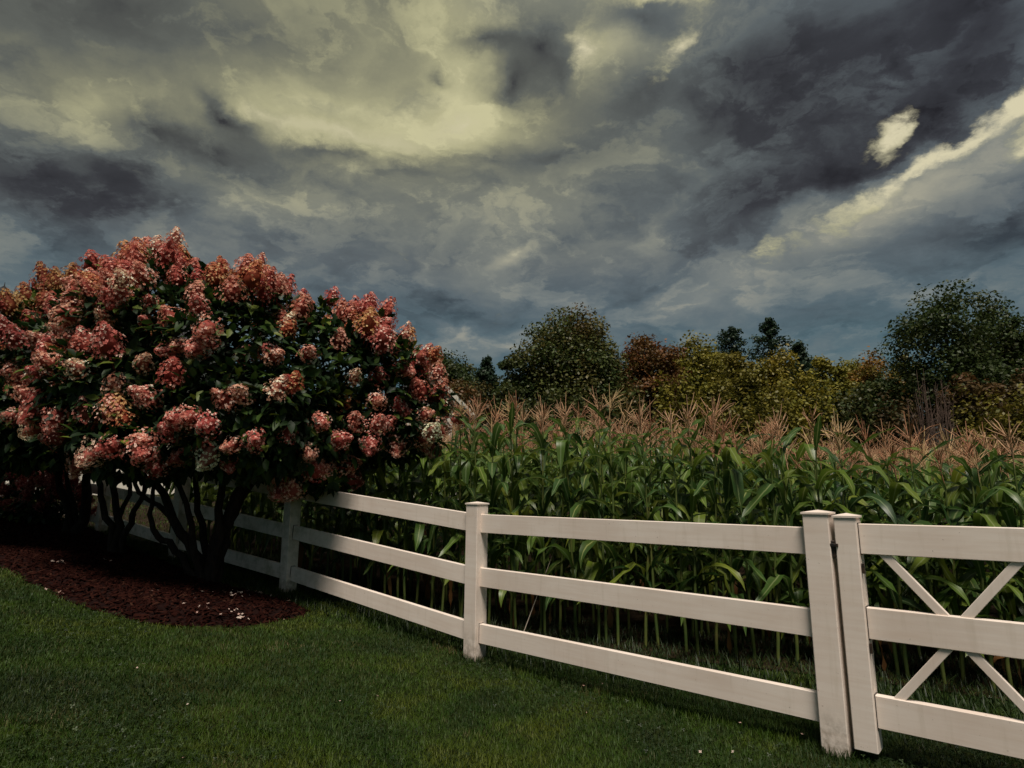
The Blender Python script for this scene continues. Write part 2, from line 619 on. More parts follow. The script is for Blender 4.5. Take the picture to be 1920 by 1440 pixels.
def scatter(TV, TF, rot, loc, scl, rnd=None):
    """many copies of a template as one vertex / face array"""
    n, nv = len(loc), len(TV)
    scl = np.asarray(scl, float)
    if scl.ndim == 1:
        scl = scl[:, None].repeat(3, 1)
    loc3 = TV[None] * scl[:, None, :]
    V = np.einsum('nij,nvj->nvi', rot, loc3) + loc[:, None, :]
    F = TF[None] + (np.arange(n) * nv)[:, None, None]
    A = np.repeat(rnd if rnd is not None else rng.random(n), nv)
    return V.reshape(-1, 3), F.reshape(-1, TF.shape[1]), A


def rand_unit(n):
    v = rng.normal(size=(n, 3))
    return v / np.linalg.norm(v, axis=1, keepdims=True)


# ------------------------------------------------------------------ terrain
def g_np(x, y):
    s = np.log1p(np.exp(np.clip(-3 * (x + 0.3), -40, 40))) / 3
    z = 1.15 * np.tanh(0.155 * s / 1.15)
    z = z - 0.35 * np.tanh(np.maximum(0, x - 2.6) * 0.06 / 0.35) * np.clip((y - 3.5) / 3, 0, 1)
    z = z + 0.034 * np.clip((x - 0.2) * 0.464 + (y - 6.05) * 0.886 - 1.0, 0, 17)
    return z + 0.012 * np.sin(x * 1.7 + 0.4 * y) * np.sin(y * 1.3)


def g(x, y):
    return float(g_np(np.array([x], float), np.array([y], float))[0])


def at_ground(px, py):
    """point of the terrain seen at a photo position (1920 x 1440 grid)"""
    d = view_dir(px, py)
    t = 0.5
    while t < 300:
        p = d * t
        if CAMH + p.z < g(p.x, p.y):
            break
        t += 0.01
    return Vector((p.x, p.y, g(p.x, p.y)))


def at_depth(px, py, y):
    d = view_dir(px, py)
    k = y / d.y
    return Vector((d.x * k, y, CAMH + d.z * k))


def project(x, y, z):
    c, s = math.cos(PITCH), math.sin(PITCH)
    z = z - CAMH
    D = y * c + z * s
    return 960 + FPX * x / D, 720 - FPX * (-y * s + z * c) / D


def graded(a, b, near, far):
    v = [0.0]
    while v[-1] < max(abs(a), abs(b)):
        v.append(v[-1] + max(near, abs(v[-1]) * far))
    v = np.array(v)
    return np.concatenate([-v[1:][::-1], v])


gx = graded(-700, 700, 0.22, 0.06)
gy = graded(-900, 900, 0.22, 0.06)
GX, GY = np.meshgrid(gx, gy)
GZ = g_np(GX, GY)
nx, ny = len(gx), len(gy)
idx = np.arange(nx * ny).reshape(ny, nx)
F = np.stack([idx[:-1, :-1], idx[:-1, 1:], idx[1:, 1:], idx[1:, :-1]], -1).reshape(-1, 4)
lawn = obj('lawn_ground', make_mesh('lawn_ground', np.stack([GX, GY, GZ], -1).reshape(-1, 3), F, M['ground'], smooth=True), kind='structure')

# corn rows: a front line and parallel rows behind it
ROW0 = Vector((0.2, 6.05))
RU = Vector((-0.886, 0.464)).normalized()
RN = Vector((-RU.y, RU.x))
RN = RN if RN.y > 0 else -RN


def sheet(name, fn, a0, a1, b0, b1, st, mat, lift):
    a = np.arange(a0, a1 + st, st)
    b = np.concatenate([np.arange(b0, min(b1, 12), st), np.arange(12, b1 + 1, 3)]) if b1 > 12 else np.arange(b0, b1 + st, st)
    A, B = np.meshgrid(a, b)
    XX, YY = fn(A, B)
    ZZ = g_np(XX, YY) + lift
    i = np.arange(A.size).reshape(A.shape)
    f = np.stack([i[:-1, :-1], i[:-1, 1:], i[1:, 1:], i[1:, :-1]], -1).reshape(-1, 4)
    return obj(name, make_mesh(name, np.stack([XX, YY, ZZ], -1).reshape(-1, 3), f, mat, smooth=True), kind='structure')


sheet('field_soil', lambda a, b: (ROW0.x + RU.x * a + RN.x * b, ROW0.y + RU.y * a + RN.y * b), -26, 26, -0.25, 30, 0.3, M['soil'], 0.012)

# mulch bed: smooth closed outline on the slope, domed
bed_px = [(-160, 1020), (0, 1062), (100, 1115), (250, 1165), (420, 1177), (545, 1163), (575, 1145), (510, 1121), (440, 1104), (330, 1064), (230, 1022), (120, 975), (40, 948), (-100, 948)]
bed = [at_ground(*p) for p in bed_px]
bed2 = np.array([(p.x, p.y) for p in bed])


def closed_spline(P, m=10):
    out = []
    n = len(P)
    for i in range(n):
        p0, p1, p2, p3 = P[i - 1], P[i], P[(i + 1) % n], P[(i + 2) % n]
        for k in range(m):
            t = k / m
            out.append(0.5 * ((2 * p1) + (-p0 + p2) * t + (2 * p0 - 5 * p1 + 4 * p2 - p3) * t * t + (-p0 + 3 * p1 - 3 * p2 + p3) * t ** 3))
    return np.array(out)


BED = closed_spline(bed2)
BED += rng.normal(0, 0.022, BED.shape)


def inside(px, py, poly):
    r = np.zeros(px.shape, bool)
    j = len(poly) - 1
    for i in range(len(poly)):
        xi, yi, xj, yj = *poly[i], *poly[j]
        c = ((yi > py) != (yj > py)) & (px < (xj - xi) * (py - yi) / (yj - yi + 1e-12) + xi)
        r ^= c
        j = i
    return r


def poly_dist(px, py, poly):
    d = np.full(px.shape, 1e9)
    for i in range(len(poly)):
        a, b = poly[i - 1], poly[i]
        e = b - a
        t = np.clip(((px - a[0]) * e[0] + (py - a[1]) * e[1]) / (e @ e + 1e-12), 0, 1)
        d = np.minimum(d, np.hypot(px - a[0] - t * e[0], py - a[1] - t * e[1]))
    return d


def bed_z(x, y):
    return g_np(x, y) + 0.07 * np.clip(poly_dist(x, y, BED[::3]) / 0.25, 0, 1) ** 0.6


cx, cy = BED.mean(0)
import bmesh
bm = bmesh.new()
rim = [bm.verts.new((x, y, g(x, y) - 0.02)) for x, y in BED]
bm.faces.new(rim)
bmesh.ops.triangulate(bm, faces=bm.faces[:])
for _ in range(4):
    bmesh.ops.subdivide_edges(bm, edges=[e for e in bm.edges if e.calc_length() > 0.35], cuts=1, use_grid_fill=False)
    bmesh.ops.triangulate(bm, faces=[f for f in bm.faces if len(f.verts) > 3])
xy = np.array([(v.co.x, v.co.y) for v in bm.verts])
dz = poly_dist(xy[:, 0], xy[:, 1], BED[::3])
zz = g_np(xy[:, 0], xy[:, 1]) + 0.07 * np.clip(dz / 0.25, 0, 1) ** 0.6 - 0.012
for v, z in zip(bm.verts, zz):
    v.co.z = z
for f in bm.faces:
    f.smooth = True
bm.normal_update()
mulch = bm_obj('mulch_bed', bm, M['mulch'])
mulch['kind'] = 'structure'

# ------------------------------------------------------------------ white rail fence and gate
PW, PH, RT, RH = 0.127, 1.175, 0.040, 0.142
RAILZ = (0.20, 0.615, 1.03)          # rail centres above the foot of the post
posts_xy = [(-8.1, 10.9), (-6.02, 9.22), (-4.06, 7.66), (-2.32, 6.62), (-0.29, 5.05), (1.645, 3.37)]
fence = thing('rail_fence', 'white three-rail vinyl fence running from the hydrangeas to the gate', 'fence', (posts_xy[4][0], posts_xy[4][1], 0))
F0 = Vector(fence.location)


def cap_mesh(w):
    h, e = w / 2 + 0.006, 0.010
    V = [(-h, -h, 0), (h, -h, 0), (h, h, 0), (-h, h, 0), (-h, -h, e), (h, -h, e), (h, h, e), (-h, h, e), (0, 0, e + 0.013)]
    return V, [(0, 1, 5, 4), (1, 2, 6, 5), (2, 3, 7, 6), (3, 0, 4, 7), (4, 5, 8), (5, 6, 8), (6, 7, 8), (7, 4, 8), (3, 2, 1, 0)]


def pydata_obj(name, V, F, mat, parent):
    me = bpy.data.meshes.new(name)
    me.from_pydata([tuple(v) for v in V], [], F)
    me.materials.append(mat)
    me.update()
    return obj(name, me, parent)


def make_post(x, y, yaw, parent, origin, h=PH, z0=None, w=PW, sink=0.08, lean=(0, 0)):
    z0 = g(x, y) if z0 is None else z0
    p = bm_obj('post', box_geo(0, 0, (h - sink) / 2, w, w, h + sink, 0.004), M['vinyl_post'], parent)
    p.location = Vector((x, y, z0)) - origin
    p.rotation_euler = (lean[0], lean[1], yaw)
    c = pydata_obj('cap', *cap_mesh(w), M['vinyl'], p)
    c.location = (0, 0, h)
    return p


def make_rail(a, b, parent, origin, name='rail', hh=RH, th=RT):
    a, b = Vector(a), Vector(b)
    L = (b - a).length
    r = bm_obj(name, box_geo(0, 0, 0, L, th, hh, 0.003), M['vinyl'], parent)
    d = (b - a).normalized()
    side = Vector((0, 0, 1)).cross(d).normalized()
    up = d.cross(side)
    m = Matrix((d, side, up)).transposed().to_4x4()
    m.translation = (a + b) / 2 - origin
    r.matrix_local = m
    return r


for i, (x, y) in enumerate(posts_xy):
    nb = posts_xy[min(i + 1, len(posts_xy) - 1)]
    pv = posts_xy[i] if i + 1 < len(posts_xy) else posts_xy[i - 1]
    yaw = math.atan2(nb[1] - pv[1], nb[0] - pv[0])
    make_post(x, y, yaw, fence, F0, lean=(0, R((0.3, -0.4, 0.5, -0.5, 0.6, 0.0)[i])))
for i in range(len(posts_xy) - 1):
    (xa, ya), (xb, yb) = posts_xy[i], posts_xy[i + 1]
    za, zb = g(xa, ya), g(xb, yb)
    d = Vector((xb - xa, yb - ya, 0)).normalized() * (PW / 2 - 0.02)
    for k, rz in enumerate(RAILZ):
        s = random.uniform(-0.004, 0.004)
        rl = make_rail((xa + d.x, ya + d.y, za + rz + s), (xb - d.x, yb - d.y, zb + rz - s), fence, F0)
        half = math.dist((xa + d.x, ya + d.y, za), (xb - d.x, yb - d.y, zb)) / 2
        for e in (-1, 1):            # dark routed slot where the rail enters the post
            bm_obj('slot', box_geo(e * (half - 0.0205), 0, 0, 0.005, RT + 0.009, RH + 0.009), M['metal'], rl)

# gate, collinear with the last fence panel
ga = Vector((*posts_xy[5], 0))
gd = (Vector((*posts_xy[5], 0)) - Vector((*posts_xy[4], 0))).normalized()
GW, SW = 0.73, 0.105
gate_o = ga + gd * (PW / 2 + 0.022 + SW / 2)
gate_o.z = g(gate_o.x, gate_o.y)
gyaw = math.atan2(gd.y, gd.x)
gate = thing('gate', 'white vinyl gate with crossed braces beside the end post of the fence', 'gate', gate_o, gyaw)


def gpart(name, bm, parent=gate, mat='vinyl'):
    return bm_obj(name, bm, M[mat], parent)


for xs in (0.0, GW + SW):
    st = gpart('stile', box_geo(xs, 0, 0.05 + 1.11 / 2, SW, SW, 1.11, 0.004))
    cp = pydata_obj('cap', *cap_mesh(SW), M['vinyl'], st)
    cp.location = (xs, 0, 1.16)
for rz in (0.235, 0.645, 1.055):
    gr_ = gpart('rail', box_geo(SW / 2 + GW / 2, 0, rz, GW + 0.01, 0.044, 0.150, 0.003))
    for e in (0.001, GW - 0.001):
        gpart('slot', box_geo(SW / 2 + e, 0, rz, 0.005, 0.053, 0.159), gr_, 'metal')
x0, x1 = SW / 2 - 0.02, SW / 2 + GW + 0.02
zb, zt, zm = 0.235 + 0.075, 1.055 - 0.075, 0.645
xm = (x0 + x1) / 2
for (xa, za, xb, zb2) in ((x0 + 0.10, zt + .03, xm - .025, zm + 0.05), (x1 - 0.10, zt + .03, xm + .025, zm + 0.05), (x0 + 0.10, zb - .03, xm - .025, zm - 0.05), (x1 - 0.10, zb - .03, xm + .025, zm - 0.05)):
    b = gpart('brace', box_geo(0, 0, 0, math.hypot(xb - xa, zb2 - za), 0.028, 0.040, 0.002))
    b.location = ((xa + xb) / 2, 0, (za + zb2) / 2)
    b.rotation_euler = (0, -math.atan2(zb2 - za, xb - xa), 0)
lt = gpart('latch', box_geo(-SW / 2 - 0.014, -0.035, 1.0, 0.022, 0.030, 0.085, 0.004), mat='metal')
bar = gpart('latch_bar', box_geo(-SW / 2 - 0.012, -0.056, 1.02, 0.05, 0.012, 0.016, 0.002), lt, 'metal')
for hz in (0.40, 0.78):
    hg = gpart('bracket', box_geo(SW / 2 + 0.008, -0.03, hz + 0.13, 0.012, 0.014, 0.05, 0.002), mat='metal')
# hinge post on the far side of the gate
hp = ga + gd * (PW + 0.03 + 2 * SW + GW + 0.01)
make_post(hp.x, hp.y, gyaw, fence, F0)


# ------------------------------------------------------------------ hydrangeas
def floret_template():
    V, F = [(0, 0, 0)], []
    for k in range(4):
        a = k * math.pi / 2
        for da, r, z in ((-0.55, 0.36, 0.05), (0, 0.5, 0.10), (0.55, 0.36, 0.05)):
            V.append((r * math.cos(a + da), r * math.sin(a + da), z))
        b = 1 + 3 * k
        F += [(0, b, b + 1), (0, b + 1, b + 2)]
    return np.array(V), np.array(F)


FTV, FTF = floret_template()


PAN_GEO = []


def panicle_mesh(seed, wide, n=230):
    global rng
    keep = rng
    rng = np.random.default_rng(seed)
    t = rng.random(n) ** 0.85
    a = rng.random(n) * 2 * math.pi
    prof = wide * (np.sin(np.clip(t * 0.80 + 0.17, 0, 1) * math.pi) ** 0.75 * (1 - 0.55 * t) + 0.04)
    lump = 1 + 0.18 * np.sin(a * 3 + t * 9 + seed)
    rad = prof * lump * (0.86 + 0.2 * rng.random(n))
    P = np.stack([rad * np.cos(a), rad * np.sin(a), t * 0.95], 1)
    nrm = np.stack([np.cos(a), np.sin(a), 0.25 + 0.9 * t], 1) + rng.normal(0, 0.30, (n, 3))
    nrm /= np.linalg.norm(nrm, axis=1, keepdims=True)
    rot = frames(np.cross(nrm, rand_unit(n)), nrm)
    V, F, A = scatter(FTV, FTF, rot, P, 0.078 + 0.055 * rng.random(n))
    rng = keep
    # a thin stem inside
    sv, sf = tube([(0, 0, -0.35), (0, 0, 0.4), (0, 0, 0.85)], [0.022, 0.016, 0.006], 3)
    core_p = [(0, 0, 0.03), (0, 0, 0.19), (0, 0, 0.47), (0, 0, 0.71), (0, 0, 0.86)]
    cv_, cf_ = tube(core_p, [0.2 * wide, 0.50 * wide, 0.42 * wide, 0.21 * wide, 0.02], 7)
    sf = sf + [tuple(i + len(sv) for i in q) for q in cf_]
    sv = sv + cv_
    sf3 = []
    for q in sf:
        sf3 += [(q[0], q[1], q[2]), (q[0], q[2], q[3])]
    nv = len(V)
    V = np.concatenate([V, np.array([tuple(p) for p in sv])])
    F = np.concatenate([F, np.array(sf3) + nv])
    A = np.concatenate([A, np.zeros(len(sv))])
    PAN_GEO.append((V, F, A))
    return make_mesh('flower_cluster', V, F, M['floret'], {'rnd': A})


PANICLES = [panicle_mesh(40 + i, wd_) for i, wd_ in enumerate((0.50, 0.60, 0.56, 0.66, 0.48, 0.62, 0.56))]

LTV = np.array([(0, 0, 0), (-0.26, 0.36, 0.05), (0, 0.42, -0.03), (0.26, 0.36, 0.05), (-0.17, 0.72, 0.0), (0, 0.75, -0.06), (0.17, 0.72, 0.0), (0, 1.0, -0.14)])
LTF = np.array([(0, 2, 1), (0, 3, 2), (1, 2, 5), (1, 5, 4), (2, 3, 6), (2, 6, 5), (4, 5, 7), (5, 6, 7)])
LEAF_ME = [make_mesh('leaf', LTV * np.array([s, 1, z]), LTF, M['hleaf1'], smooth=True) for s, z in ((1, 1), (0.85, 1.6), (1.15, 0.7))]


def lobes_surface(lobes, n, depth=0.0, keep_in=0.93):
    """points on the outside of a union of ellipsoids, with outward normals"""
    L = np.array(lobes, float)
    wgt = (L[:, 3] * L[:, 4] + L[:, 3] * L[:, 5] + L[:, 4] * L[:, 5])
    P_, N_ = [], []
    while sum(len(p) for p in P_) < n:
        k = rng.choice(len(L), 4000, p=wgt / wgt.sum())
        u = rand_unit(4000)
        # lumpy radius
        bump_ = 1 + 0.10 * np.sin(u[:, 0] * 8 + k) * np.sin(u[:, 1] * 6 + 2 * k) + 0.07 * np.sin(u[:, 2] * 9 + k)
        rr = bump_ * (1 - depth * rng.random(4000))
        p = L[k, :3] + u * L[k, 3:6] * rr[:, None]
        ok = np.ones(4000, bool)
        lim = keep_in if depth < 0.2 else keep_in - depth
        for j in range(len(L)):
            q = (((p - L[j, :3]) / L[j, 3:6]) ** 2).sum(1)
            ok &= (q > lim ** 2) | (k == j)
        nn = u / L[k, 3:6]
        nn /= np.linalg.norm(nn, axis=1, keepdims=True)
        P_.append(p[ok])
        N_.append(nn[ok])
    return np.concatenate(P_)[:n], np.concatenate(N_)[:n]


def thin(P_, sep, weight=None):
    order = np.arange(len(P_))
    keep = []
    for i in order:
        s = sep if weight is None else sep * weight[i]
        if all(np.linalg.norm(P_[i] - P_[j]) > s for j in keep):
            keep.append(i)
    return keep


def hydrangea(name, label, base, lobes, stems, n_leaf, n_leaf_parts, sepfn, size, tonefn, max_cl, cat='hydrangea', group=None, twig_n=40):
    base = Vector(base)
    root = thing(name, label, cat, base, 0, group)
    bo = np.array(base)
    L = np.array(lobes, float)
    # stems
    for (pts, rad) in stems:
        gm = Geo()
        gm.add(tube([Vector(p) - base for p in pts], rad, 8))
        obj('stem', gm.mesh('stem', M['bark']), root)
    tw = Geo()
    for i in range(twig_n):
        k = random.randrange(len(L))
        s = random.choice(stems)[0]
        a = Vector(s[-1 - (i % 2)])
        u = rand_unit(1)[0]
        e = Vector(L[k, :3] + u * L[k, 3:6] * 0.92)
        m_ = a.lerp(e, 0.5) + Vector(rng.normal(0, 0.08, 3)) + Vector((0, 0, 0.06))
        tw.add(tube([a - base, m_ - base, e - base], [0.013, 0.009, 0.004], 4))
    obj('twigs', tw.mesh('twigs', M['bark']), root, kind='stuff')
    # leaf mass: outer skin, inner leaves coloured darker for the shade inside the crown
    Vs, Fs, As, n0 = [], [], [], 0
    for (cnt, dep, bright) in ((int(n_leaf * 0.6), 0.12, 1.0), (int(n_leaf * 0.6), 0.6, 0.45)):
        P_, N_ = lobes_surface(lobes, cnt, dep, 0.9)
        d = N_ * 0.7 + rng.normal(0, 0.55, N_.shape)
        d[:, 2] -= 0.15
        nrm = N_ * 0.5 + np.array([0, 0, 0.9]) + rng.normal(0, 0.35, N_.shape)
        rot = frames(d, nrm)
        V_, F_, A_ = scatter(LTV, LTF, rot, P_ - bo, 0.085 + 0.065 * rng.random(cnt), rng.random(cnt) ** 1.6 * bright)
        Vs.append(V_); Fs.append(F_ + n0); As.append(A_)
        n0 += len(V_)
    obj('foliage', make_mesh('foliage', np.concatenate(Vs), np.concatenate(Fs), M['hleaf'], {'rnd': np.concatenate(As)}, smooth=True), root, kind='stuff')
    # nearest leaves one by one, in little whorls at the shoot tips
    if n_leaf_parts:
        P_, N_ = lobes_surface(lobes, 1500, 0.02, 0.97)
        face = (N_ * (np.array([0, 0, CAMH]) - P_)).sum(1) / np.linalg.norm(P_, axis=1)
        ok = np.where(face > 0.35)[0]
        P_, N_ = P_[ok], N_[ok]
        keep = thin(P_, 0.24)[:n_leaf_parts // 5]
        for i in keep:
            n_ = Vector(N_[i])
            ax = (n_ + Vector((0, 0, 0.5))).normalized()
            tint = random.random()
            for q in range(5):
                side = ax.orthogonal().normalized()
                side.rotate(Matrix.Rotation(q * 2 * math.pi / 5 + tint * 6, 3, ax))
                d = (side + ax * random.uniform(0.1, 0.6)).normalized()
                xax = d.cross(ax).normalized()
                zax = xax.cross(d)
                m = Matrix((xax, d, zax)).transposed().to_4x4()
                s = random.uniform(0.10, 0.15)
                m = m @ Matrix.Diagonal((s, s, s, 1))
                m.translation = Vector(P_[i] - bo) - ax * 0.03
                o = obj('leaf', LEAF_ME[random.randrange(3)], root)
                o.matrix_local = m
    # flower clusters
    P_, N_ = lobes_surface(lobes, 6000, 0.0, 0.985)
    vis = (N_ * (np.array([0, 0, CAMH + 0.6]) - P_)).sum(1) / np.linalg.norm(P_, axis=1) > -0.45
    P_, N_ = P_[vis], N_[vis]
    wgt = np.array([sepfn(p, n) for p, n in zip(P_, N_)])
    sel = np.where(wgt < 9)[0]
    P_, N_, wgt = P_[sel], N_[sel], wgt[sel]
    keep = thin(P_, 1.0, wgt)
    keep.sort(key=lambda i: np.linalg.norm(P_[i] - np.array([0, 0, CAMH])))
    XV, XF, XA, nx_ = [], [], [], 0
    heads = []                               # shoots carry one to three heads side by side
    for i in keep:
        for q in range(random.choice((1, 1, 2, 3))):
            heads.append((i, Vector(rng.normal(0, 0.085, 3)) if q else Vector()))
    for rank_, (i, off_) in enumerate(heads):
        n_ = Vector(N_[i])
        ax = (n_ * 0.75 + Vector((0, 0, max(0.05, 0.35 + 0.75 * n_.z))) + Vector(rng.normal(0, 0.18, 3))).normalized()
        s = random.uniform(*size) * (1.15 if n_.z > 0.45 else 1.0)
        m = ax.to_track_quat('Z', 'Y').to_matrix().to_4x4()
        m = m @ Matrix.Rotation(random.random() * 6.28, 4, 'Z') @ Matrix.Diagonal((s * random.uniform(0.8, 1.1), s, s * random.uniform(0.9, 1.2), 1))
        m.translation = off_ + Vector(P_[i]) - base - ax * s * random.uniform(0.1, 0.45) + Vector((0, 0, max(0, n_.z) * random.uniform(-0.04, 0.12)))
        vi = random.randrange(len(PANICLES))
        if rank_ >= max_cl:                  # the farthest ones share one mesh
            v_, f_, a_ = PAN_GEO[vi]
            mm = np.array(m)
            XV.append(v_ @ mm[:3, :3].T + mm[:3, 3]); XF.append(f_ + nx_); XA.append(a_); nx_ += len(v_)
            continue
        o = obj('flower_cluster', PANICLES[vi], root)
        o.matrix_local = m
        o.color = (*tonefn(Vector(P_[i]), n_), 1)
    if XV:
        o = obj('flower_clusters', make_mesh('flower_clusters', np.concatenate(XV), np.concatenate(XF), M['floret'], {'rnd': np.concatenate(XA)}), root, kind='stuff')
        o.color = (0.85, 0.62, 0.6, 1)
    return root


def S(*pts):
    return [Vector(p) for p in pts]


tb = at_ground(388, 1098)
tb.z += 0.05


def stem_to(base, off, r0, *pts):
    b = base + Vector(off)
    P_ = [b] + [Vector(p) for p in pts]
    # resample with a little wobble
    out_ = [P_[0]]
    for i in range(len(P_) - 1):
        for k in (0.33, 0.67, 1.0):
            q = P_[i].lerp(P_[i + 1], k)
            out_.append(q + Vector(rng.normal(0, 0.014, 3)))
    n = len(out_)
    rad = [r0 * (1 - 0.62 * i / (n - 1)) for i in range(n)]
    rad[0] *= 1.25
    return out_, rad


yb = tb.y
DP = at_depth
main_stems = [
    stem_to(tb, (0.02, 0, -0.06), 0.085, DP(400, 1040, yb), DP(432, 960, yb - .05), DP(468, 880, yb - .1), DP(520, 760, yb - .1)),
    stem_to(tb, (-0.03, 0.02, -0.06), 0.06, DP(372, 1050, yb), DP(340, 1000, yb), DP(305, 930, yb), DP(270, 850, yb), DP(260, 740, yb)),
    stem_to(tb, (-0.05, 0.0, -0.06), 0.042, DP(345, 1045, yb), DP(305, 1010, yb - .02), DP(283, 992, yb - .05), DP(284, 945, yb - .05), DP(292, 870, yb)),
    stem_to(tb, (0.0, 0.05, -0.06), 0.045, DP(385, 1040, yb + .1), DP(374, 960, yb + .15), DP(368, 880, yb + .15), DP(350, 760, yb + .1)),
    stem_to(tb, (0.04, -0.03, -0.06), 0.055, DP(408, 1030, yb - .1), DP(412, 950, yb - .15), DP(420, 870, yb - .15), DP(430, 740, yb - .2)),
    stem_to(tb, (0.06, 0.02, -0.06), 0.045, DP(418, 1020, yb), DP(452, 930, yb + .1), DP(520, 860, yb + .1), DP(610, 780, yb)),
    stem_to(tb, (-0.02, -0.05, -0.06), 0.04, DP(366, 1030, yb - .1), DP(356, 960, yb - .2), DP(335, 900, yb - .25), DP(300, 820, yb - .3)),
    stem_to(tb, (0.0, 0.0, -0.06), 0.035, DP(352, 1010, yb + .1), DP(300, 950, yb + .2), DP(262, 920, yb + .25), DP(235, 880, yb + .25), DP(200, 800, yb + .2)),
]


def lobe(px, py, y, rx, ry, rz):
    p = at_depth(px, py, y)
    return (p.x, p.y, p.z, rx, ry, rz)


yb2 = yb - 0.05
main_lobes = [
    lobe(325, 640, yb2, 0.82, 0.95, 0.74),
    lobe(450, 675, yb2 - .1, 0.90, 1.0, 0.72),
    lobe(590, 705, yb2 + .1, 0.82, 0.8, 0.62),
    lobe(680, 745, yb2 + .25, 0.68, 0.6, 0.62),
    lobe(748, 785, yb2 + .25, 0.45, 0.45, 0.42),
    lobe(450, 770, yb2 - .45, 1.0, 0.75, 0.50),
    lobe(250, 735, yb2 - .35, 0.75, 0.75, 0.58),
    lobe(620, 805, yb2 + .05, 0.74, 0.5, 0.38),
    lobe(480, 830, yb2 - .4, 0.80, 0.7, 0.34),
    lobe(290, 825, yb2 - .4, 0.70, 0.7, 0.36),
    lobe(320, 522, yb2, .24, .3, .28), lobe(412, 555, yb2 - .2, .28, .3, .24), lobe(498, 572, yb2, .26, .3, .24), lobe(610, 608, yb2, .28, .3, .24),
    lobe(690, 632, yb2 + .1, .26, .3, .24), lobe(205, 545, yb2, .26, .3, .26), lobe(738, 680, yb2, .24, .3, .24), lobe(800, 755, yb2 + .2, .22, .25, .2), lobe(160, 600, yb2, .3, .3, .3),
    lobe(590, 872, yb2 - .05, 0.36, 0.36, 0.30),
]


def sep_main(p, n):
    u, v = project(*p)
    s = 0.225
    if v > 590 and v < 800 and 330 < u < 690:
        s = 0.38                       # sparse leafy middle
    if v > 780:
        s = 0.25
    if u > 640:
        s = min(s, 0.225)
    if v > 560 and u <= 330:
        s = 0.27
    if n[2] < -0.78:
        return 99
    return s * random.uniform(0.85, 1.3)


def tone_main(p, n):
    up = max(0.0, n.z)
    k = random.random()
    if up > 0.25 and k < 0.75:
        return (0.92, 0.68, 0.64) if k > 0.22 else (0.92, 0.86, 0.5)
    if k > 0.92:
        return (1.2, 1.6, 1.5)
    return (1.15, 1.12, 1.1)


hydrangea('hydrangea_tree', 'large tree-form hydrangea with salmon pink flower heads, largest and nearest', tb, main_lobes, main_stems,
          12000, 300, sep_main, (0.17, 0.26), tone_main, 300, 'hydrangea', twig_n=70)

t2 = at_ground(215, 1048)
t2.z += 0.05
y2 = t2.y
stems2 = [
    stem_to(t2, (0, 0, -.06), 0.05, DP(222, 990, y2), DP(212, 930, y2), DP(215, 860, y2), DP(190, 760, y2)),
    stem_to(t2, (.03, 0, -.06), 0.04, DP(245, 985, y2), DP(262, 940, y2), DP(275, 880, y2), DP(270, 780, y2)),
    stem_to(t2, (-.03, 0, -.06), 0.045, DP(205, 985, y2), DP(190, 930, y2), DP(180, 870, y2), DP(140, 760, y2)),
    stem_to(t2, (-.05, .03, -.06), 0.035, DP(215, 1000, y2 + .1), DP(240, 930, y2 + .2), DP(245, 870, y2 + .2), DP(230, 760, y2)),
]
lobes2 = [
    lobe(150, 690, y2, 0.95, 0.9, 0.85),
    lobe(50, 752, y2, 0.9, 0.9, 0.68),
    lobe(120, 790, y2 - .3, 1.0, 0.7, 0.5),
    lobe(-60, 775, y2 + .1, 0.9, 0.9, 0.68),
    lobe(20, 790, y2 - .2, 0.8, 0.7, 0.5),
]


def sep2(p, n):
    if n[2] < -0.5:
        return 99
    return 0.27 * random.uniform(0.85, 1.35)


def tone2(p, n):
    k = random.random()
    if n.z > 0.3:
        return (0.66, 0.52, 0.42) if k > 0.35 else (0.62, 0.60, 0.32)
    return (0.9, 0.85, 0.85)


hydrangea('hydrangea_tree', 'rusty pink hydrangea tree at the left edge with thin leaning stems', t2, lobes2, stems2,
          9000, 100, sep2, (0.17, 0.26), tone2, 230, 'hydrangea', twig_n=50)

t3 = at_ground(140, 1010)
t3.z += 0.04
y3 = t3.y
stems3 = [
    stem_to(t3, (0, 0, -.06), 0.075, DP(160, 960, y3), DP(165, 900, y3), DP(170, 820, y3), DP(165, 740, y3)),
    stem_to(t3, (-.05, 0, -.06), 0.06, DP(125, 950, y3), DP(110, 900, y3), DP(90, 820, y3), DP(70, 740, y3)),
    stem_to(t3, (.05, .05, -.06), 0.04, DP(140, 960, y3), DP(128, 910, y3), DP(120, 850, y3), DP(100, 770, y3)),
]
lobes3 = [lobe(120, 740, y3, 1.0, 0.9, 0.8), lobe(10, 765, y3, 1.0, 0.9, 0.75), lobe(70, 800, y3 - .2, 1.1, 0.8, 0.55)]
hydrangea('hydrangea_tree', 'shaded hydrangea tree farthest back in the mulch bed, behind the thin-stemmed one', t3, lobes3, stems3,
          5000, 0, sep2, (0.17, 0.26), tone2, 80, 'hydrangea', twig_n=30)

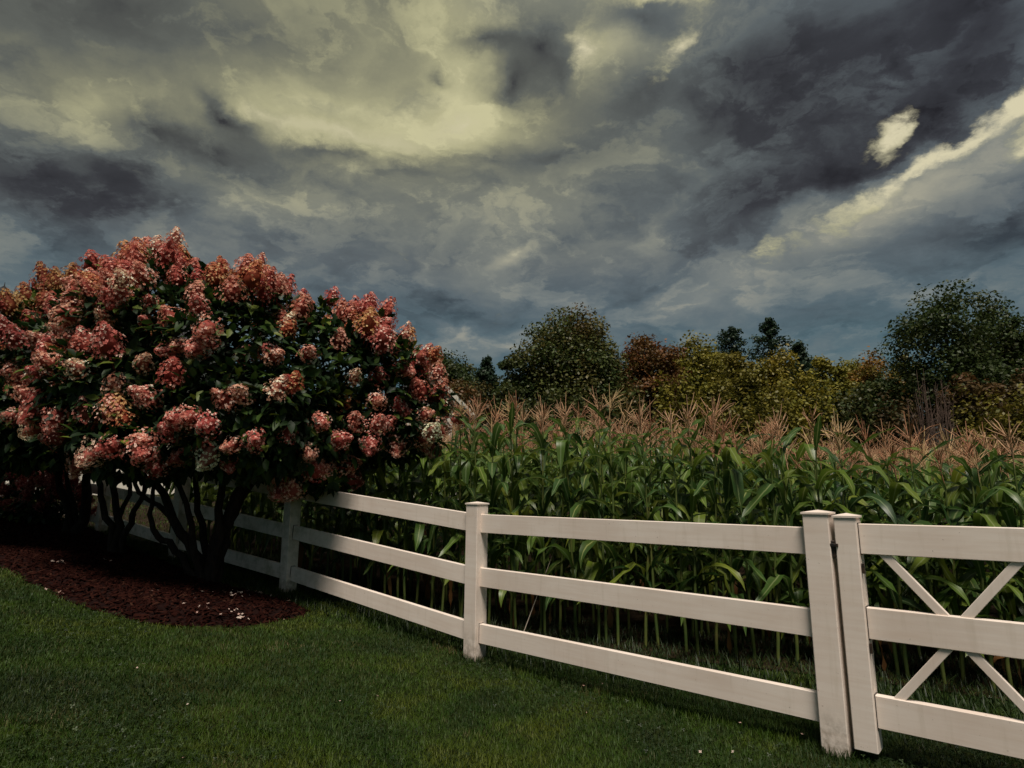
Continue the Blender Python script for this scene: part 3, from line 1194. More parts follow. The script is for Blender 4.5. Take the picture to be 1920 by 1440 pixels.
t4 = at_ground(50, 985)
low_lobes = [(t4.x, t4.y, t4.z + 0.42, 0.55, 0.5, 0.34), (t4.x + 0.45, t4.y - 0.2, t4.z + 0.30, 0.45, 0.45, 0.26), (t4.x - 0.6, t4.y + 0.1, t4.z + 0.45, 0.6, 0.5, 0.36)]
hydrangea('hydrangea_shrub', 'low hydrangea shrub with dusky crimson blooms at the back of the mulch', t4,
          low_lobes, [stem_to(t4, (0, 0, -.04), 0.02, t4 + Vector((0.1, 0, 0.3)), t4 + Vector((0.2, 0, 0.5))), stem_to(t4, (0, 0, -.04), 0.02, t4 + Vector((-0.1, 0, 0.3)), t4 + Vector((-0.3, 0, 0.5)))],
          1500, 0, lambda p, n: 99 if n[2] < -0.2 else 0.19 * random.uniform(.9, 1.3), (0.14, 0.2), lambda p, n: (0.62, 0.36, 0.4), 70, 'hydrangea', twig_n=15)


# ------------------------------------------------------------------ corn
def corn_leaf(seed, L, wmax, a0, a1, kink, segs=10):
    r = random.Random(seed)
    V, UV = [], []
    p = Vector((0, 0, 0))
    step = L / segs
    roll = 0.0
    tw = r.uniform(-0.5, 0.5)
    side = r.uniform(-0.15, 0.15)
    for i in range(segs + 1):
        t = i / segs
        if kink is None:
            e = t ** 1.2
        else:
            e = 0.12 * t if t < kink else 0.12 * kink + (1 - 0.12 * kink) * min(1, (t - kink) / 0.16)
        ang = a0 + (a1 - a0) * e
        d = Vector((math.cos(ang), side * t, math.sin(ang)))
        if i:
            p = p + d * step
        wv = wmax * (0.42 + 1.3 * t if t < 0.4 else 0.94 + 0.06 * math.cos((t - .4) * 5)) if t < 0.55 else wmax * max(0.0, (1 - ((t - 0.55) / 0.45) ** 1.8)) * 0.97
        nrm = Vector((-math.sin(ang), 0, math.cos(ang)))
        lat = Vector((0, 1, 0))
        roll = tw * t
        l2 = lat * math.cos(roll) + nrm * math.sin(roll)
        n2 = nrm * math.cos(roll) - lat * math.sin(roll)
        fold = 0.32 * (1 - 0.6 * t)
        wa = 0.012 * math.sin(t * 19 + seed) * (1 if 0 < t < 1 else 0)
        V += [p - l2 * wv + n2 * (wv * fold + wa), p, p + l2 * wv + n2 * (wv * fold - wa)]
        UV += [(0.0, t), (0.5, t), (1.0, t)]
    F_ = []
    for i in range(segs):
        b = i * 3
        F_ += [(b, b + 1, b + 4, b + 3), (b + 1, b + 2, b + 5, b + 4)]
    return np.array([tuple(v) for v in V]), np.array(F_), np.array(UV)


def corn_leaf_set(segs):
    out_ = []
    for i in range(10):
        a0 = R(random.uniform(58, 80))
        a1 = R(random.uniform(-85, -25))
        kink = None if i % 5 < 3 else random.uniform(0.28, 0.5)
        out_.append(corn_leaf(i, random.uniform(0.58, 0.80), random.uniform(0.042, 0.060), a0, a1, kink, segs))
    for i in range(3):   # upright flag leaves
        out_.append(corn_leaf(20 + i, random.uniform(0.38, 0.5), 0.030, R(random.uniform(50, 70)), R(random.uniform(-30, 30)), None, segs))
    for i in range(3):   # dead hanging leaves
        out_.append(corn_leaf(30 + i, random.uniform(0.5, 0.65), 0.026, R(-10), R(-88), 0.12, segs))
    return out_


LEAVES = corn_leaf_set(9)
CLEAF_ME = [make_mesh('leaf', v, f, M['dry'] if i >= 13 else M['cleaf'], None, uv, True) for i, (v, f, uv) in enumerate(LEAVES)]


def tassel_geo(seed, sides, segs):
    r = random.Random(seed)
    gm = Geo()
    lean = Vector((r.uniform(-.06, .06), r.uniform(-.06, .06), 0))
    H_ = r.uniform(0.40, 0.50)
    gm.add(tube([(0, 0, 0), Vector((0, 0, H_ * .5)) + lean * .4, Vector((0, 0, H_)) + lean], [0.0045, 0.0055, 0.003], sides))
    for i in range(r.randint(13, 20)):
        z0 = 0.10 + 0.16 * r.random()
        a = r.random() * 6.28
        el = R(r.uniform(30, 78))
        L_ = r.uniform(0.15, 0.25)
        d = Vector((math.cos(a) * math.cos(el), math.sin(a) * math.cos(el), math.sin(el)))
        b = Vector((0, 0, z0))
        pts = [b + d * (L_ * k / segs) + Vector((0, 0, -0.05 * L_ * (k / segs) ** 2 * r.uniform(-1, 4))) for k in range(segs + 1)]
        rad = [0.0024] + [0.0038] * (segs - 1) + [0.0018]
        gm.add(tube(pts, rad, sides))
    return gm


TASSEL_ME = [tassel_geo(i, 4, 3).mesh('tassel', M['tassel']) for i in range(7)]


def stalk_geo(H_, sides):
    pts, rad = [], []
    n = 10
    for i in range(n):
        z = H_ * i / (n - 1)
        r0 = 0.0135 - 0.008 * i / (n - 1)
        pts += [(0.004 * math.sin(i * 2.1), 0.004 * math.cos(i * 1.7), z)]
        rad += [r0 * (1.12 if i % 2 else 0.95)]
    return tube(pts, rad, sides)


gm = Geo(); gm.add(stalk_geo(1.0, 7))
STALK_ME = gm.mesh('stalk', M['stalk'])


def plant_plan(h):
    """leaf slots of one plant: (height, azimuth, variant, scale)"""
    plane_ = random.random() * math.pi
    slots = []
    n = random.randint(9, 11)
    for i in range(n):
        t = i / (n - 1)
        z = h * (0.16 + 0.80 * t)
        az = plane_ + (math.pi if i % 2 else 0) + random.gauss(0, 0.35)
        if i == n - 1:
            var, s = 10 + random.randrange(3), random.uniform(0.8, 1.1)
        elif t < 0.22 and random.random() < 0.14:
            var, s = 13 + random.randrange(3), random.uniform(0.8, 1.2)
        else:
            var, s = random.randrange(10), random.uniform(0.75, 1.1) * (1.0 if t < 0.7 else 0.85)
        slots.append((z, az, var, s))
    return slots


plants = []
for k in range(0, 26):
    for j in range(-180, 72):
        s = j * 0.15 + random.uniform(-0.05, 0.05) + (0.09 if k % 2 else 0)
        x = ROW0.x + RU.x * s + RN.x * 0.70 * k + random.uniform(-.05, .05)
        y = ROW0.y + RU.y * s + RN.y * 0.70 * k + random.uniform(-.06, .06)
        if y < 1.2 or x > 1.02 * y + 1.2 or x < -0.62 * y + 0.6 or x < -5.2:
            continue
        if k > 12 and random.random() < 0.3:
            continue
        # stay clear of the fence
        plants.append((math.hypot(x, y), x, y, k))


def bay(x, y, z):
    u = project(x, y, z)[0]
    if u < 860:
        return 'left of the corner post', 'left of the corner post'
    if u < 1190:
        return 'behind the left half of the level panel', 'behind the left half of the panel'
    if u < 1530:
        return 'behind the right half of the level panel', 'behind the right half of the panel'
    return 'behind the white gate', 'behind the gate'


def height_at(x, y, k):
    h = 1.80 + 0.10 * math.sin(x * 0.9 + 1.0) + random.gauss(0, 0.055) + (0.14 if random.random() < 0.04 else 0)
    h *= 1 - 0.17 * min(1, max(0, (x - 0.9) / 2.4)) * max(0.25, 1 - k / 9)
    return h


NTH = ['first', 'second', 'third', 'fourth', 'fifth', 'sixth', 'seventh', 'eighth', 'ninth', 'tenth', 'eleventh', 'twelfth', 'thirteenth', 'fourteenth', 'fifteenth', 'sixteenth', 'seventeenth', 'eighteenth', 'nineteenth', 'twentieth']
ORD = ['front', 'second', 'third', 'fourth', 'fifth', 'sixth', 'seventh', 'eighth', 'ninth']
view = [p for p in plants if 560 < project(p[1], p[2], 1.6)[0] < 1990]
view.sort()
near_ids = set(view[:300])
rank, seen_ = {}, {}
for p in sorted(view[:300], key=lambda q: project(q[1], q[2], 1.3)[0]):
    key = (p[3], bay(p[1], p[2], 1.3)[1])
    rank[p] = seen_[key] = seen_.get(key, -1) + 1
for (dist, x, y, k) in view[:300]:
    z = g(x, y)
    h = height_at(x, y, k)
    bl, bg_ = bay(x, y, 1.3)
    row = ORD[min(k, 8)]
    t = thing('corn_plant', ('corn %s from left in %s row, %s' % (NTH[rank[(dist, x, y, k)]], row, bl)) if k < 2 else 'tasselled corn plant in the %s row, %s' % (row, bl), 'corn', (x, y, z), random.random() * 6.28,
              'corn plants in the %s row %s' % (row, bg_))
    t.rotation_euler = (random.gauss(0, 0.035), random.gauss(0, 0.035), t.rotation_euler[2])
    o = obj('stalk', STALK_ME, t)
    o.scale = (1, 1, h)
    o = obj('tassel', random.choice(TASSEL_ME), t, (0, 0, h - 0.02))
    sc_ = random.uniform(0.7, 0.95)
    o.scale = (sc_, sc_, sc_)
    o.rotation_euler = (random.gauss(0, 0.08), random.gauss(0, 0.08), random.random() * 6.28)
    tone = random.choice(((1, 1, 1), (1, 1, 1), (1.2, 1.12, 0.9), (0.8, 0.9, 1.0)))
    for (lz, az, var, s) in plant_plan(h):
        o = obj('leaf', CLEAF_ME[var], t, (0, 0, lz))
        o.rotation_euler = (0, 0, az)
        o.scale = (s, s, s)
        o.color = (*tone, 1)

# the rest of the field as one mass, in two materials
rest = [p for p in plants if p not in near_ids]
LOW = corn_leaf_set(5)
TAS = [tassel_geo(50 + i, 3, 2) for i in range(6)]
TASA = [(np.array(q.V), np.array(q.F)) for q in TAS]
LV, LF, LA, LU, TV_, TF_, TA = [], [], [], [], [], [], []
nl = nt = 0


def rotz(a):
    c, s = math.cos(a), math.sin(a)
    return np.array([[c, -s, 0], [s, c, 0], [0, 0, 1]])


for (dist, x, y, k) in rest:
    z = g(x, y)
    h = height_at(x, y, k)
    b = np.array([x, y, z])
    v, f = TASA[random.randrange(6)]
    TV_.append((v * random.uniform(.65, .95)) @ rotz(random.random() * 6.28).T + b + np.array([0, 0, h - 0.02]))
    TF_.append(f + nt); TA.append(np.full(len(v), random.random())); nt += len(v)
    sv, sf = tube([(0, 0, h * 0.55 if k > 3 else 0), (0, 0, h)], [0.010, 0.006], 3)
    sv = np.array([tuple(q) for q in sv]) + b
    LV.append(sv); LF.append(np.array(sf) + nl); LA.append(np.full(len(sv), 0.9)); LU.append(np.full((len(sv), 2), 0.2)); nl += len(sv)
    for (lz, az, var, s) in plant_plan(h):
        if var >= 13 or (lz < h * 0.62 and k > 3):
            continue
        v, f, uv = LOW[var]
        v = (v * s) @ rotz(az).T + b + np.array([0, 0, lz])
        LV.append(v); LF.append(f + nl); LA.append(np.full(len(v), random.random())); LU.append(uv); nl += len(v)
field = thing('corn_field', 'mass of ripening corn filling the field behind the first rows', 'corn field', (ROW0.x, ROW0.y + 3, 0))
field['kind'] = 'stuff'
fo = np.array([ROW0.x, ROW0.y + 3, 0])
o = obj('corn_leaves', make_mesh('corn_leaves', np.concatenate(LV) - fo, np.concatenate(LF), M['cleafm'], {'rnd': np.concatenate(LA)}, np.concatenate(LU), True), field, kind='stuff')
o = obj('corn_tassels', make_mesh('corn_tassels', np.concatenate(TV_) - fo, np.concatenate(TF_), M['tasselm'], {'rnd': np.concatenate(TA)}, None, True), field, kind='stuff')

# ------------------------------------------------------------------ tree line
FOL = {
    'dark': material('leaves_dark_green', m_foliage((0.010, 0.020, 0.006), (0.030, 0.046, 0.012), (0.055, 0.042, 0.010))),
    'maple': material('leaves_green_rust_top', m_foliage((0.014, 0.028, 0.008), (0.05, 0.07, 0.018), (0.10, 0.045, 0.012))),
    'red': material('leaves_rust_red', m_foliage((0.022, 0.024, 0.008), (0.060, 0.052, 0.014), (0.13, 0.034, 0.012))),
    'yellow': material('leaves_yellow_green', m_foliage((0.036, 0.046, 0.008), (0.13, 0.125, 0.018), (0.14, 0.105, 0.014))),
    'olive': material('leaves_olive', m_foliage((0.034, 0.042, 0.008), (0.10, 0.095, 0.015), (0.115, 0.085, 0.014))),
    'orange': material('leaves_orange', m_foliage((0.038, 0.038, 0.008), (0.11, 0.085, 0.014), (0.20, 0.065, 0.012))),
    'pine': material('pine_needles', m_foliage((0.008, 0.020, 0.012), (0.022, 0.040, 0.022), (0.02, 0.03, 0.016))),
    'brush': material('brush_leaves', m_foliage((0.018, 0.019, 0.008), (0.042, 0.038, 0.013), (0.07, 0.034, 0.012))),
}
DTV = np.array([(0, -.5, 0), (.32, 0, .06), (0, .5, 0), (-.32, 0, .06)])
DTF = np.array([(0, 1, 2, 3)])


def foliage_cloud(clumps, per, leaf, tintfn):
    """clumps: array of (x, y, z, r, rz); leaf quads filling each clump, denser outside"""
    Cn = np.array(clumps, float)
    n = len(Cn) * per
    k = np.repeat(np.arange(len(Cn)), per)
    u = rand_unit(n) * (rng.random(n) ** 0.45)[:, None]
    P_ = Cn[k, :3] + u * np.stack([Cn[k, 3], Cn[k, 3], Cn[k, 4]], 1)
    nrm = u * 0.6 + np.array([0, 0, 0.5]) + rng.normal(0, 0.55, (n, 3))
    rot = frames(np.cross(nrm, rand_unit(n)) + 1e-6, nrm)
    rnd = np.clip(rng.random(n) * 0.65 + np.repeat(rng.random(len(Cn)), per) * 0.45, 0, 1)
    V_, F_, A_ = scatter(DTV, DTF, rot, P_, leaf * (0.7 + 0.7 * rng.random(n)), rnd)
    T_ = np.repeat(np.clip(tintfn(P_, k), 0, 1), len(DTV))
    return V_, F_, A_, T_


def tree(name, label, px, top, wpx, depth, kind, mat, group=None, bottom=None, leaf=0.20, dens=1.0, tint=0.35, trunk='bark', squash=1.0):
    """broad-leaved tree: crown of clumps along limbs, sized from its place in the tree line"""
    tp = at_depth(px, top, depth)
    base = Vector((tp.x, depth, g(tp.x, depth)))
    H_ = tp.z - base.z
    Rx = 1.16 * wpx / FPX * depth / 2
    zb = base.z + H_ * (0.16 if bottom is None else bottom)
    zc_ = (tp.z + zb) / 2 - base.z
    rz_ = (tp.z - zb) / 2
    root = thing(name, label, 'tree', base, 0, group)
    nclump = max(48, int(75 * dens * (Rx / 3.0) ** 1.2))
    clumps = []
    seed = px * 0.013
    while len(clumps) < nclump:
        u = rand_unit(1)[0]
        rr = random.random() ** 0.33
        a = math.atan2(u[1], u[0])
        lump = 1 + 0.14 * math.sin(3 * a + seed * 7) + 0.10 * math.sin(5 * u[2] + seed * 3 + a)
        x = u[0] * Rx * 0.86 * rr * lump
        y = u[1] * Rx * 0.8 * rr * lump
        z = u[2] * rz_ * 0.88 * rr * (0.9 + 0.1 * lump)
        if kind == 'spread' and u[2] < -0.5:
            z *= 0.75
        cr = random.uniform(0.24, 0.40) * min(Rx, rz_ * 1.2)
        clumps.append((x, y, zc_ + z, cr, cr * random.uniform(0.5, 0.8) * squash))
    per = int(185 * dens)
    zt_ = zc_ + rz_

    for _ in range(int(nclump * 0.8)):        # inner body so that the crown reads as one
        u = rand_unit(1)[0] * random.random() ** 0.4
        clumps.append((u[0] * Rx * .75, u[1] * Rx * .7, zc_ + u[2] * rz_ * .78, Rx * .34, rz_ * .30))

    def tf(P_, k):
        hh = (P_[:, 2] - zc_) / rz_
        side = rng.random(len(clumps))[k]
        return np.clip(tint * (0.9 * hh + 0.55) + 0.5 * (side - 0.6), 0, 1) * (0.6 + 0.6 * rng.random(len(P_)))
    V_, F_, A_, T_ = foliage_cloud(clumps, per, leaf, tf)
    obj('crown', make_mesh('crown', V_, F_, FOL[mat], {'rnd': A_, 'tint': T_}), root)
    gm = Geo()
    tr = 0.035 * H_ * 0.55
    tops = Vector((random.uniform(-.2, .2), 0, H_ * 0.8))
    gm.add(tube([(0, 0, -0.2), (tops.x * .2, 0, H_ * .3), (tops.x * .7, 0, H_ * .55), tops], [tr, tr * .75, tr * .45, tr * .12], 7))
    for i in range(12):
        c = clumps[(i * 5) % len(clumps)]
        z0 = min(c[2] * 0.75, H_ * random.uniform(0.25, 0.6))
        a = Vector((tops.x * z0 / H_, 0, z0))
        e = Vector(c[:3])
        gm.add(tube([a, a.lerp(e, .5) + Vector((0, 0, .15)), e], [tr * .35, tr * .2, tr * .06], 5))
    obj('trunk', gm.mesh('trunk', M[trunk]), root)
    return root


def conifer(label, px, top, wpx, depth, sparse=False):
    tp = at_depth(px, top, depth)
    base = Vector((tp.x, depth, g(tp.x, depth)))
    H_ = tp.z - base.z
    Rx = 1.45 * wpx / FPX * depth / 2
    root = thing('pine_tree', label, 'tree', base)
    gm = Geo()
    gm.add(tube([(0, 0, -.2), (0, 0, H_ * .5), (0, 0, H_ * 0.98)], [H_ * .018, H_ * .012, 0.02], 6))
    clumps = []
    nbr = 85
    for i in range(nbr):
        t = (i + random.random()) / nbr
        z = H_ * (0.20 + 0.76 * t)
        rad = (Rx * (1 - t) ** 0.5 * (0.75 + 0.45 * math.sin(t * 17 + px)) + 0.25) * random.uniform(0.55, 1.15)
        a = i * 2.4 + random.uniform(-.4, .4)
        tip = Vector((math.cos(a) * rad, math.sin(a) * rad, z + rad * random.uniform(0.0, 0.5)))
        gm.add(tube([(0, 0, z), tip], [0.05, 0.015], 4))
        for q in (0.4, 0.7, 1.0):
            c = Vector((0, 0, z)).lerp(tip, q)
            clumps.append((c.x, c.y, c.z, 0.22 + 0.22 * rad, 0.20 + 0.10 * rad))
    clumps.append((0.1, 0, H_ * .95, .3, .5))
    V_, F_, A_, T_ = foliage_cloud(clumps, 34, 0.20, lambda P_, k: 0.3 * rng.random(len(P_)))
    obj('crown', make_mesh('crown', V_, F_, FOL['pine'], {'rnd': A_, 'tint': T_}), root)
    obj('trunk', gm.mesh('trunk', M['bark']), root)
    return root


# back row first
conifer('dark pine with ragged side boughs rising above the middle of the tree line', 1440, 588, 105, 46)
conifer('dark pine top peeping over the yellow-green trees, left of the ragged pine', 1368, 604, 95, 48)
conifer('slim dark spruce right of the ragged pine', 1497, 634, 62, 44)
conifer('small pointed spruce just left of the big round tree', 912, 664, 40, 42)
tree('round_tree', 'dark green tree showing over the right shoulder of the hydrangea', 825, 648, 130, 44, 'round', 'dark', tint=0.1)
tree('round_tree', 'dull rusty tree in front of the dark green one, near the hydrangea', 868, 690, 110, 40, 'round', 'red', tint=0.25)
tree('round_tree', 'large rounded green tree with rusty top, tallest in the middle', 1068, 570, 190, 40, 'spread', 'maple', tint=0.30, dens=1.25, bottom=0.2)
tree('round_tree', 'smaller green tree at the left foot of the large rounded tree', 968, 640, 90, 39, 'round', 'dark', tint=0.2)
tree('red_tree', 'rust-red maple right of the large rounded tree', 1214, 606, 135, 41, 'round', 'red', tint=0.45, dens=1.1)
tree('round_tree', 'yellow-green tree between the rust-red maple and the pines', 1306, 606, 120, 42, 'round', 'yellow', tint=0.3)
tree('birch_tree', 'olive birch with a thin white trunk below the pines', 1380, 640, 110, 38, 'round', 'olive', tint=0.4, trunk='birch', dens=0.75)
tree('birch_tree', 'golden olive birch below the slim spruce', 1458, 642, 120, 38, 'round', 'yellow', tint=0.6, trunk='birch', dens=0.8)
tree('round_tree', 'amber tree just right of the slim spruce', 1548, 646, 85, 41, 'round', 'yellow', tint=0.35)
tree('round_tree', 'green and orange tree left of the tall dark tree', 1622, 646, 120, 42, 'round', 'orange', tint=0.22)
tree('round_tree', 'low deep green tree in front of the orange one', 1655, 690, 110, 38, 'round', 'dark', tint=0.1)
tree('tall_tree', 'tall airy dark tree on the right, highest of the tree line', 1755, 510, 195, 36, 'spread', 'dark', tint=0.1, dens=0.8, bottom=0.22)
tree('tall_tree', 'dark tree leaning out right of the tall airy one', 1850, 532, 110, 37, 'round', 'dark', tint=0.15, bottom=0.2)
tree('tall_tree', 'dark tree cut off by the right edge of the picture', 1945, 565, 130, 37, 'round', 'dark', tint=0.15)
tree('round_tree', 'olive brown tree low at the right edge', 1900, 680, 130, 34, 'round', 'brush', tint=0.5)
tree('round_tree', 'rusty low tree under the tall airy tree', 1815, 694, 120, 33, 'round', 'brush', tint=0.6)


# filler behind, closing the line
for (fx, ft, fw, fm, lb) in ((845, 655, 120, 'dark', 'dark tree filling the gap beside the hydrangea'), (905, 678, 90, 'dark', 'deep green tree behind the small pointed spruce'), (1140, 640, 90, 'dark', 'dark tree between the large rounded tree and the rust-red maple'),
                             (1262, 640, 100, 'olive', 'olive tree behind the gap right of the rust-red maple'), (1345, 628, 110, 'olive', 'olive green tree under the left pine'),
                             (1500, 656, 110, 'dark', 'dark green tree at the foot of the slim spruce'), (1590, 662, 110, 'yellow', 'yellow-green tree behind the amber one'),
                             (1690, 655, 80, 'olive', 'olive tree tucked against the tall airy tree'), (1885, 600, 110, 'dark', 'dark tree filling the gap at the right edge')):
    tree('background_tree', lb, fx, ft, fw, 50, 'round', fm, tint=0.2)


def shrub(label, px, top, wpx, depth, mat, tint=0.3, name='shrub'):
    tp = at_depth(px, top, depth)
    base = Vector((tp.x, depth, g(tp.x, depth)))
    H_ = tp.z - base.z
    Rx = wpx / FPX * depth / 2
    root = thing(name, label, 'shrub', base)
    clumps = [(random.uniform(-1, 1) * Rx * .8, random.uniform(-1, 1) * Rx * .5, H_ * random.uniform(0.25, 0.9) * (1 - 0.2 * random.random()), Rx * .35, H_ * .2) for _ in range(34)]
    V_, F_, A_, T_ = foliage_cloud(clumps, 130, 0.20, lambda P_, k: tint * rng.random(len(P_)) * 1.5)
    obj('foliage', make_mesh('foliage', V_, F_, FOL[mat], {'rnd': A_, 'tint': T_}), root)
    gm = Geo()
    for i in range(7):
        gm.add(tube([(random.uniform(-.3, .3), 0, -.1), Vector(clumps[i][:3])], [0.04, 0.015], 4))
    obj('stem', gm.mesh('stem', M['bark']), root)


shr = [(935, 715, 90, 'dark', 'dark shrub under the small pointed spruce'), (1010, 712, 110, 'dark', 'dark shrub at the left foot of the large rounded tree'),
       (1100, 716, 120, 'dark', 'dark shrub at the right foot of the large rounded tree'), (1190, 712, 110, 'maple', 'green shrub under the rust-red maple'),
       (1265, 706, 90, 'yellow', 'light yellow-green shrub under the yellow-green tree'), (1330, 712, 110, 'olive', 'olive shrub left of the white birch trunk'),
       (1420, 712, 120, 'olive', 'olive shrub right of the white birch trunk'), (1500, 704, 100, 'yellow', 'golden shrub under the slim spruce'),
       (1570, 716, 110, 'dark', 'deep green shrub under the amber tree'), (1650, 735, 130, 'brush', 'red-brown brush at the edge of the corn'),
       (1860, 725, 140, 'olive', 'dull olive brush low at the right'), (870, 735, 110, 'brush', 'red-brown brush beside the hydrangea tips')]
for (px, tpx, wpx, mt, lb) in shr:
    shrub(lb, px, tpx, wpx, 31, mt, 0.4)

# bare grey twigs in front of the tall tree
bt = at_depth(1735, 668, 30)
bb = Vector((bt.x, 30, g(bt.x, 30)))
bare = thing('bare_shrub', 'leafless grey twiggy shrub in front of the tall airy tree', 'shrub', bb)
gm = Geo()
Hb = bt.z - bb.z
for i in range(70):
    a = random.random() * 6.28
    sp_ = random.uniform(0.1, 1.35)
    tipv = Vector((math.cos(a) * sp_, math.sin(a) * sp_, Hb * random.uniform(0.6, 1.0) * (1 - 0.22 * sp_)))
    rootv = Vector((math.cos(a) * 0.15, math.sin(a) * 0.15, -0.1))
    midv = rootv.lerp(tipv, 0.6) + Vector(rng.normal(0, .12, 3))
    gm.add(tube([rootv, midv, tipv], [0.028, 0.018, 0.008], 4))
    for q in range(5):
        s0 = midv.lerp(tipv, random.random())
        gm.add(tube([s0, s0 + Vector((random.uniform(-.4, .4), random.uniform(-.3, .3), random.uniform(.1, .5)))], [0.011, 0.005], 3))
me = gm.mesh('twigs', None)
me.materials.append(material('grey_twig', lambda t: pbr(t, (0.13, 0.09, 0.07, 1), 0.9, 0.1)))
obj('twigs', me, bare)

# ------------------------------------------------------------------ buildings half hidden by the hydrangeas
hp_ = at_depth(808, 702, 30)
hx, hz = hp_.x, hp_.z
house = thing('house', 'cream gable of a house peeping out behind the hydrangea', 'house', (hx, 30, g(hx, 30)), R(28))
hg_ = hz - g(hx, 30)
hw, hd, ev = 2.6, 7.0, hg_ - 2.3
pydata_obj('wall', [(-hw, 0, 0), (hw, 0, 0), (hw, 0, ev), (0, 0, hg_ - .12), (-hw, 0, ev), (-hw, hd, 0), (hw, hd, 0), (hw, hd, ev), (0, hd, hg_ - .12), (-hw, hd, ev)],
           [(0, 1, 2, 3, 4), (1, 6, 7, 2), (6, 5, 9, 8, 7), (5, 0, 4, 9)], M['siding'], house)
for s in (-1, 1):
    k = hw + 0.3
    ez = hg_ - 2.3 * k / hw
    rf = pydata_obj('roof', [(0, -.3, hg_), (s * k, -.3, ez), (s * k, hd + .3, ez), (0, hd + .3, hg_), (0, -.3, hg_ + .14), (s * k, -.3, ez + .14), (s * k, hd + .3, ez + .14), (0, hd + .3, hg_ + .14)],
                    [(0, 1, 2, 3), (4, 7, 6, 5), (0, 4, 5, 1), (1, 5, 6, 2), (2, 6, 7, 3), (3, 7, 4, 0)], M['shingle'], house)
    pydata_obj('bargeboard', [(0, -.34, hg_ - .16), (s * k, -.34, ez - .16), (s * k, -.34, ez + .12), (0, -.34, hg_ + .12), (0, -.305, hg_ - .16), (s * k, -.305, ez - .16), (s * k, -.305, ez + .12), (0, -.305, hg_ + .12)],
               [(0, 1, 2, 3), (4, 7, 6, 5), (0, 4, 5, 1), (3, 2, 6, 7)], M['siding'], rf)
wf = bm_obj('window', box_geo(0, -.03, ev - .9, 1.0, .08, 1.3, .01), M['siding'], house)
bm_obj('pane', box_geo(0, -.08, ev - .9, .8, .03, 1.1), M['glass'], wf)

cu = at_depth(9, 532, 24)
bz = g(cu.x, 24)
barn = thing('barn', 'pale barn with a dark roof cupola behind the hydrangeas at the left edge', 'barn', (cu.x, 24, bz), R(12))
Hc = cu.z - bz
rz0 = Hc - 1.15
bw, bl_, br_, be = 3.6, 7.0, 8.2, rz0 - 2.6
pydata_obj('wall', [(-bl_, -bw, 0), (br_, -bw, 0), (br_, bw, 0), (-bl_, bw, 0), (-bl_, -bw, be), (br_, -bw, be), (br_, bw, be), (-bl_, bw, be), (-bl_, 0, rz0 - .1), (br_, 0, rz0 - .1)],
           [(0, 1, 5, 4), (1, 2, 6, 9, 5), (2, 3, 7, 6), (3, 0, 4, 8, 7)], M['siding'], barn)
for s in (-1, 1):
    k = bw + .3
    ez = rz0 - 2.6 * k / bw
    pydata_obj('roof', [(-bl_ - .3, 0, rz0), (br_ + .3, 0, rz0), (br_ + .3, s * k, ez), (-bl_ - .3, s * k, ez), (-bl_ - .3, 0, rz0 + .12), (br_ + .3, 0, rz0 + .12), (br_ + .3, s * k, ez + .12), (-bl_ - .3, s * k, ez + .12)],
               [(0, 1, 2, 3), (4, 7, 6, 5), (0, 4, 5, 1), (1, 5, 6, 2), (2, 6, 7, 3), (3, 7, 4, 0)], M['shingle'], barn)
cp = bm_obj('cupola', box_geo(0, 0, rz0 + .15, .30, .30, .95, .01), M['darkwood'], barn)
V = [(-.28, -.28, 0), (.28, -.28, 0), (.28, .28, 0), (-.28, .28, 0), (-.28, -.28, .08), (.28, -.28, .08), (.28, .28, .08), (-.28, .28, .08), (0, 0, .46)]
cr_ = pydata_obj('cupola_roof', V, [(3, 2, 1, 0), (0, 1, 5, 4), (1, 2, 6, 5), (2, 3, 7, 6), (3, 0, 4, 7), (4, 5, 8), (5, 6, 8), (6, 7, 8), (7, 4, 8)], M['shingle'], cp)
cr_.location = (0, 0, rz0 + .62)
fn = Geo(); fn.add(tube([(0, 0, 0), (0, 0, .16)], [0.02, 0.006], 6))
f_ = obj('finial', fn.mesh('finial', M['metal']), cp)
f_.location = (0, 0, rz0 + 1.06)

# ------------------------------------------------------------------ ground cover
BTV = np.array([(-.5, 0, 0), (.5, 0, 0), (.34, .28, .55), (-.34, .28, .55), (0, .75, 1.0)])
BTF = np.array([(0, 1, 2), (0, 2, 3), (3, 2, 4)])


def blades(n, xy, hmin, hmax, wid, lean=1.0):
    x, y = xy
    z = g_np(x, y)
    a = rng.random(n) * 2 * math.pi
    c, s = np.cos(a), np.sin(a)
    rot = np.zeros((n, 3, 3))
    rot[:, 0, 0], rot[:, 0, 1], rot[:, 1, 0], rot[:, 1, 1], rot[:, 2, 2] = c, -s, s, c, 1
    h = hmin + (hmax - hmin) * rng.random(n)
    scl = np.stack([wid * (0.7 + 0.6 * rng.random(n)), h * lean * rng.random(n), h], 1)
    return scatter(BTV, BTF, rot, np.stack([x, y, z - 0.004], 1), scl)


def fan(n, y0, y1, pw, lo=-0.95, hi=0.95):
    """points spread over the ground in front of the camera, denser near it"""
    y = y0 * (y1 / y0) ** (rng.random(n) ** pw)
    x = y * (lo + (hi - lo) * rng.random(n))
    return x, y


def corn_side(x, y):
    return (x - ROW0.x) * RN.x + (y - ROW0.y) * RN.y


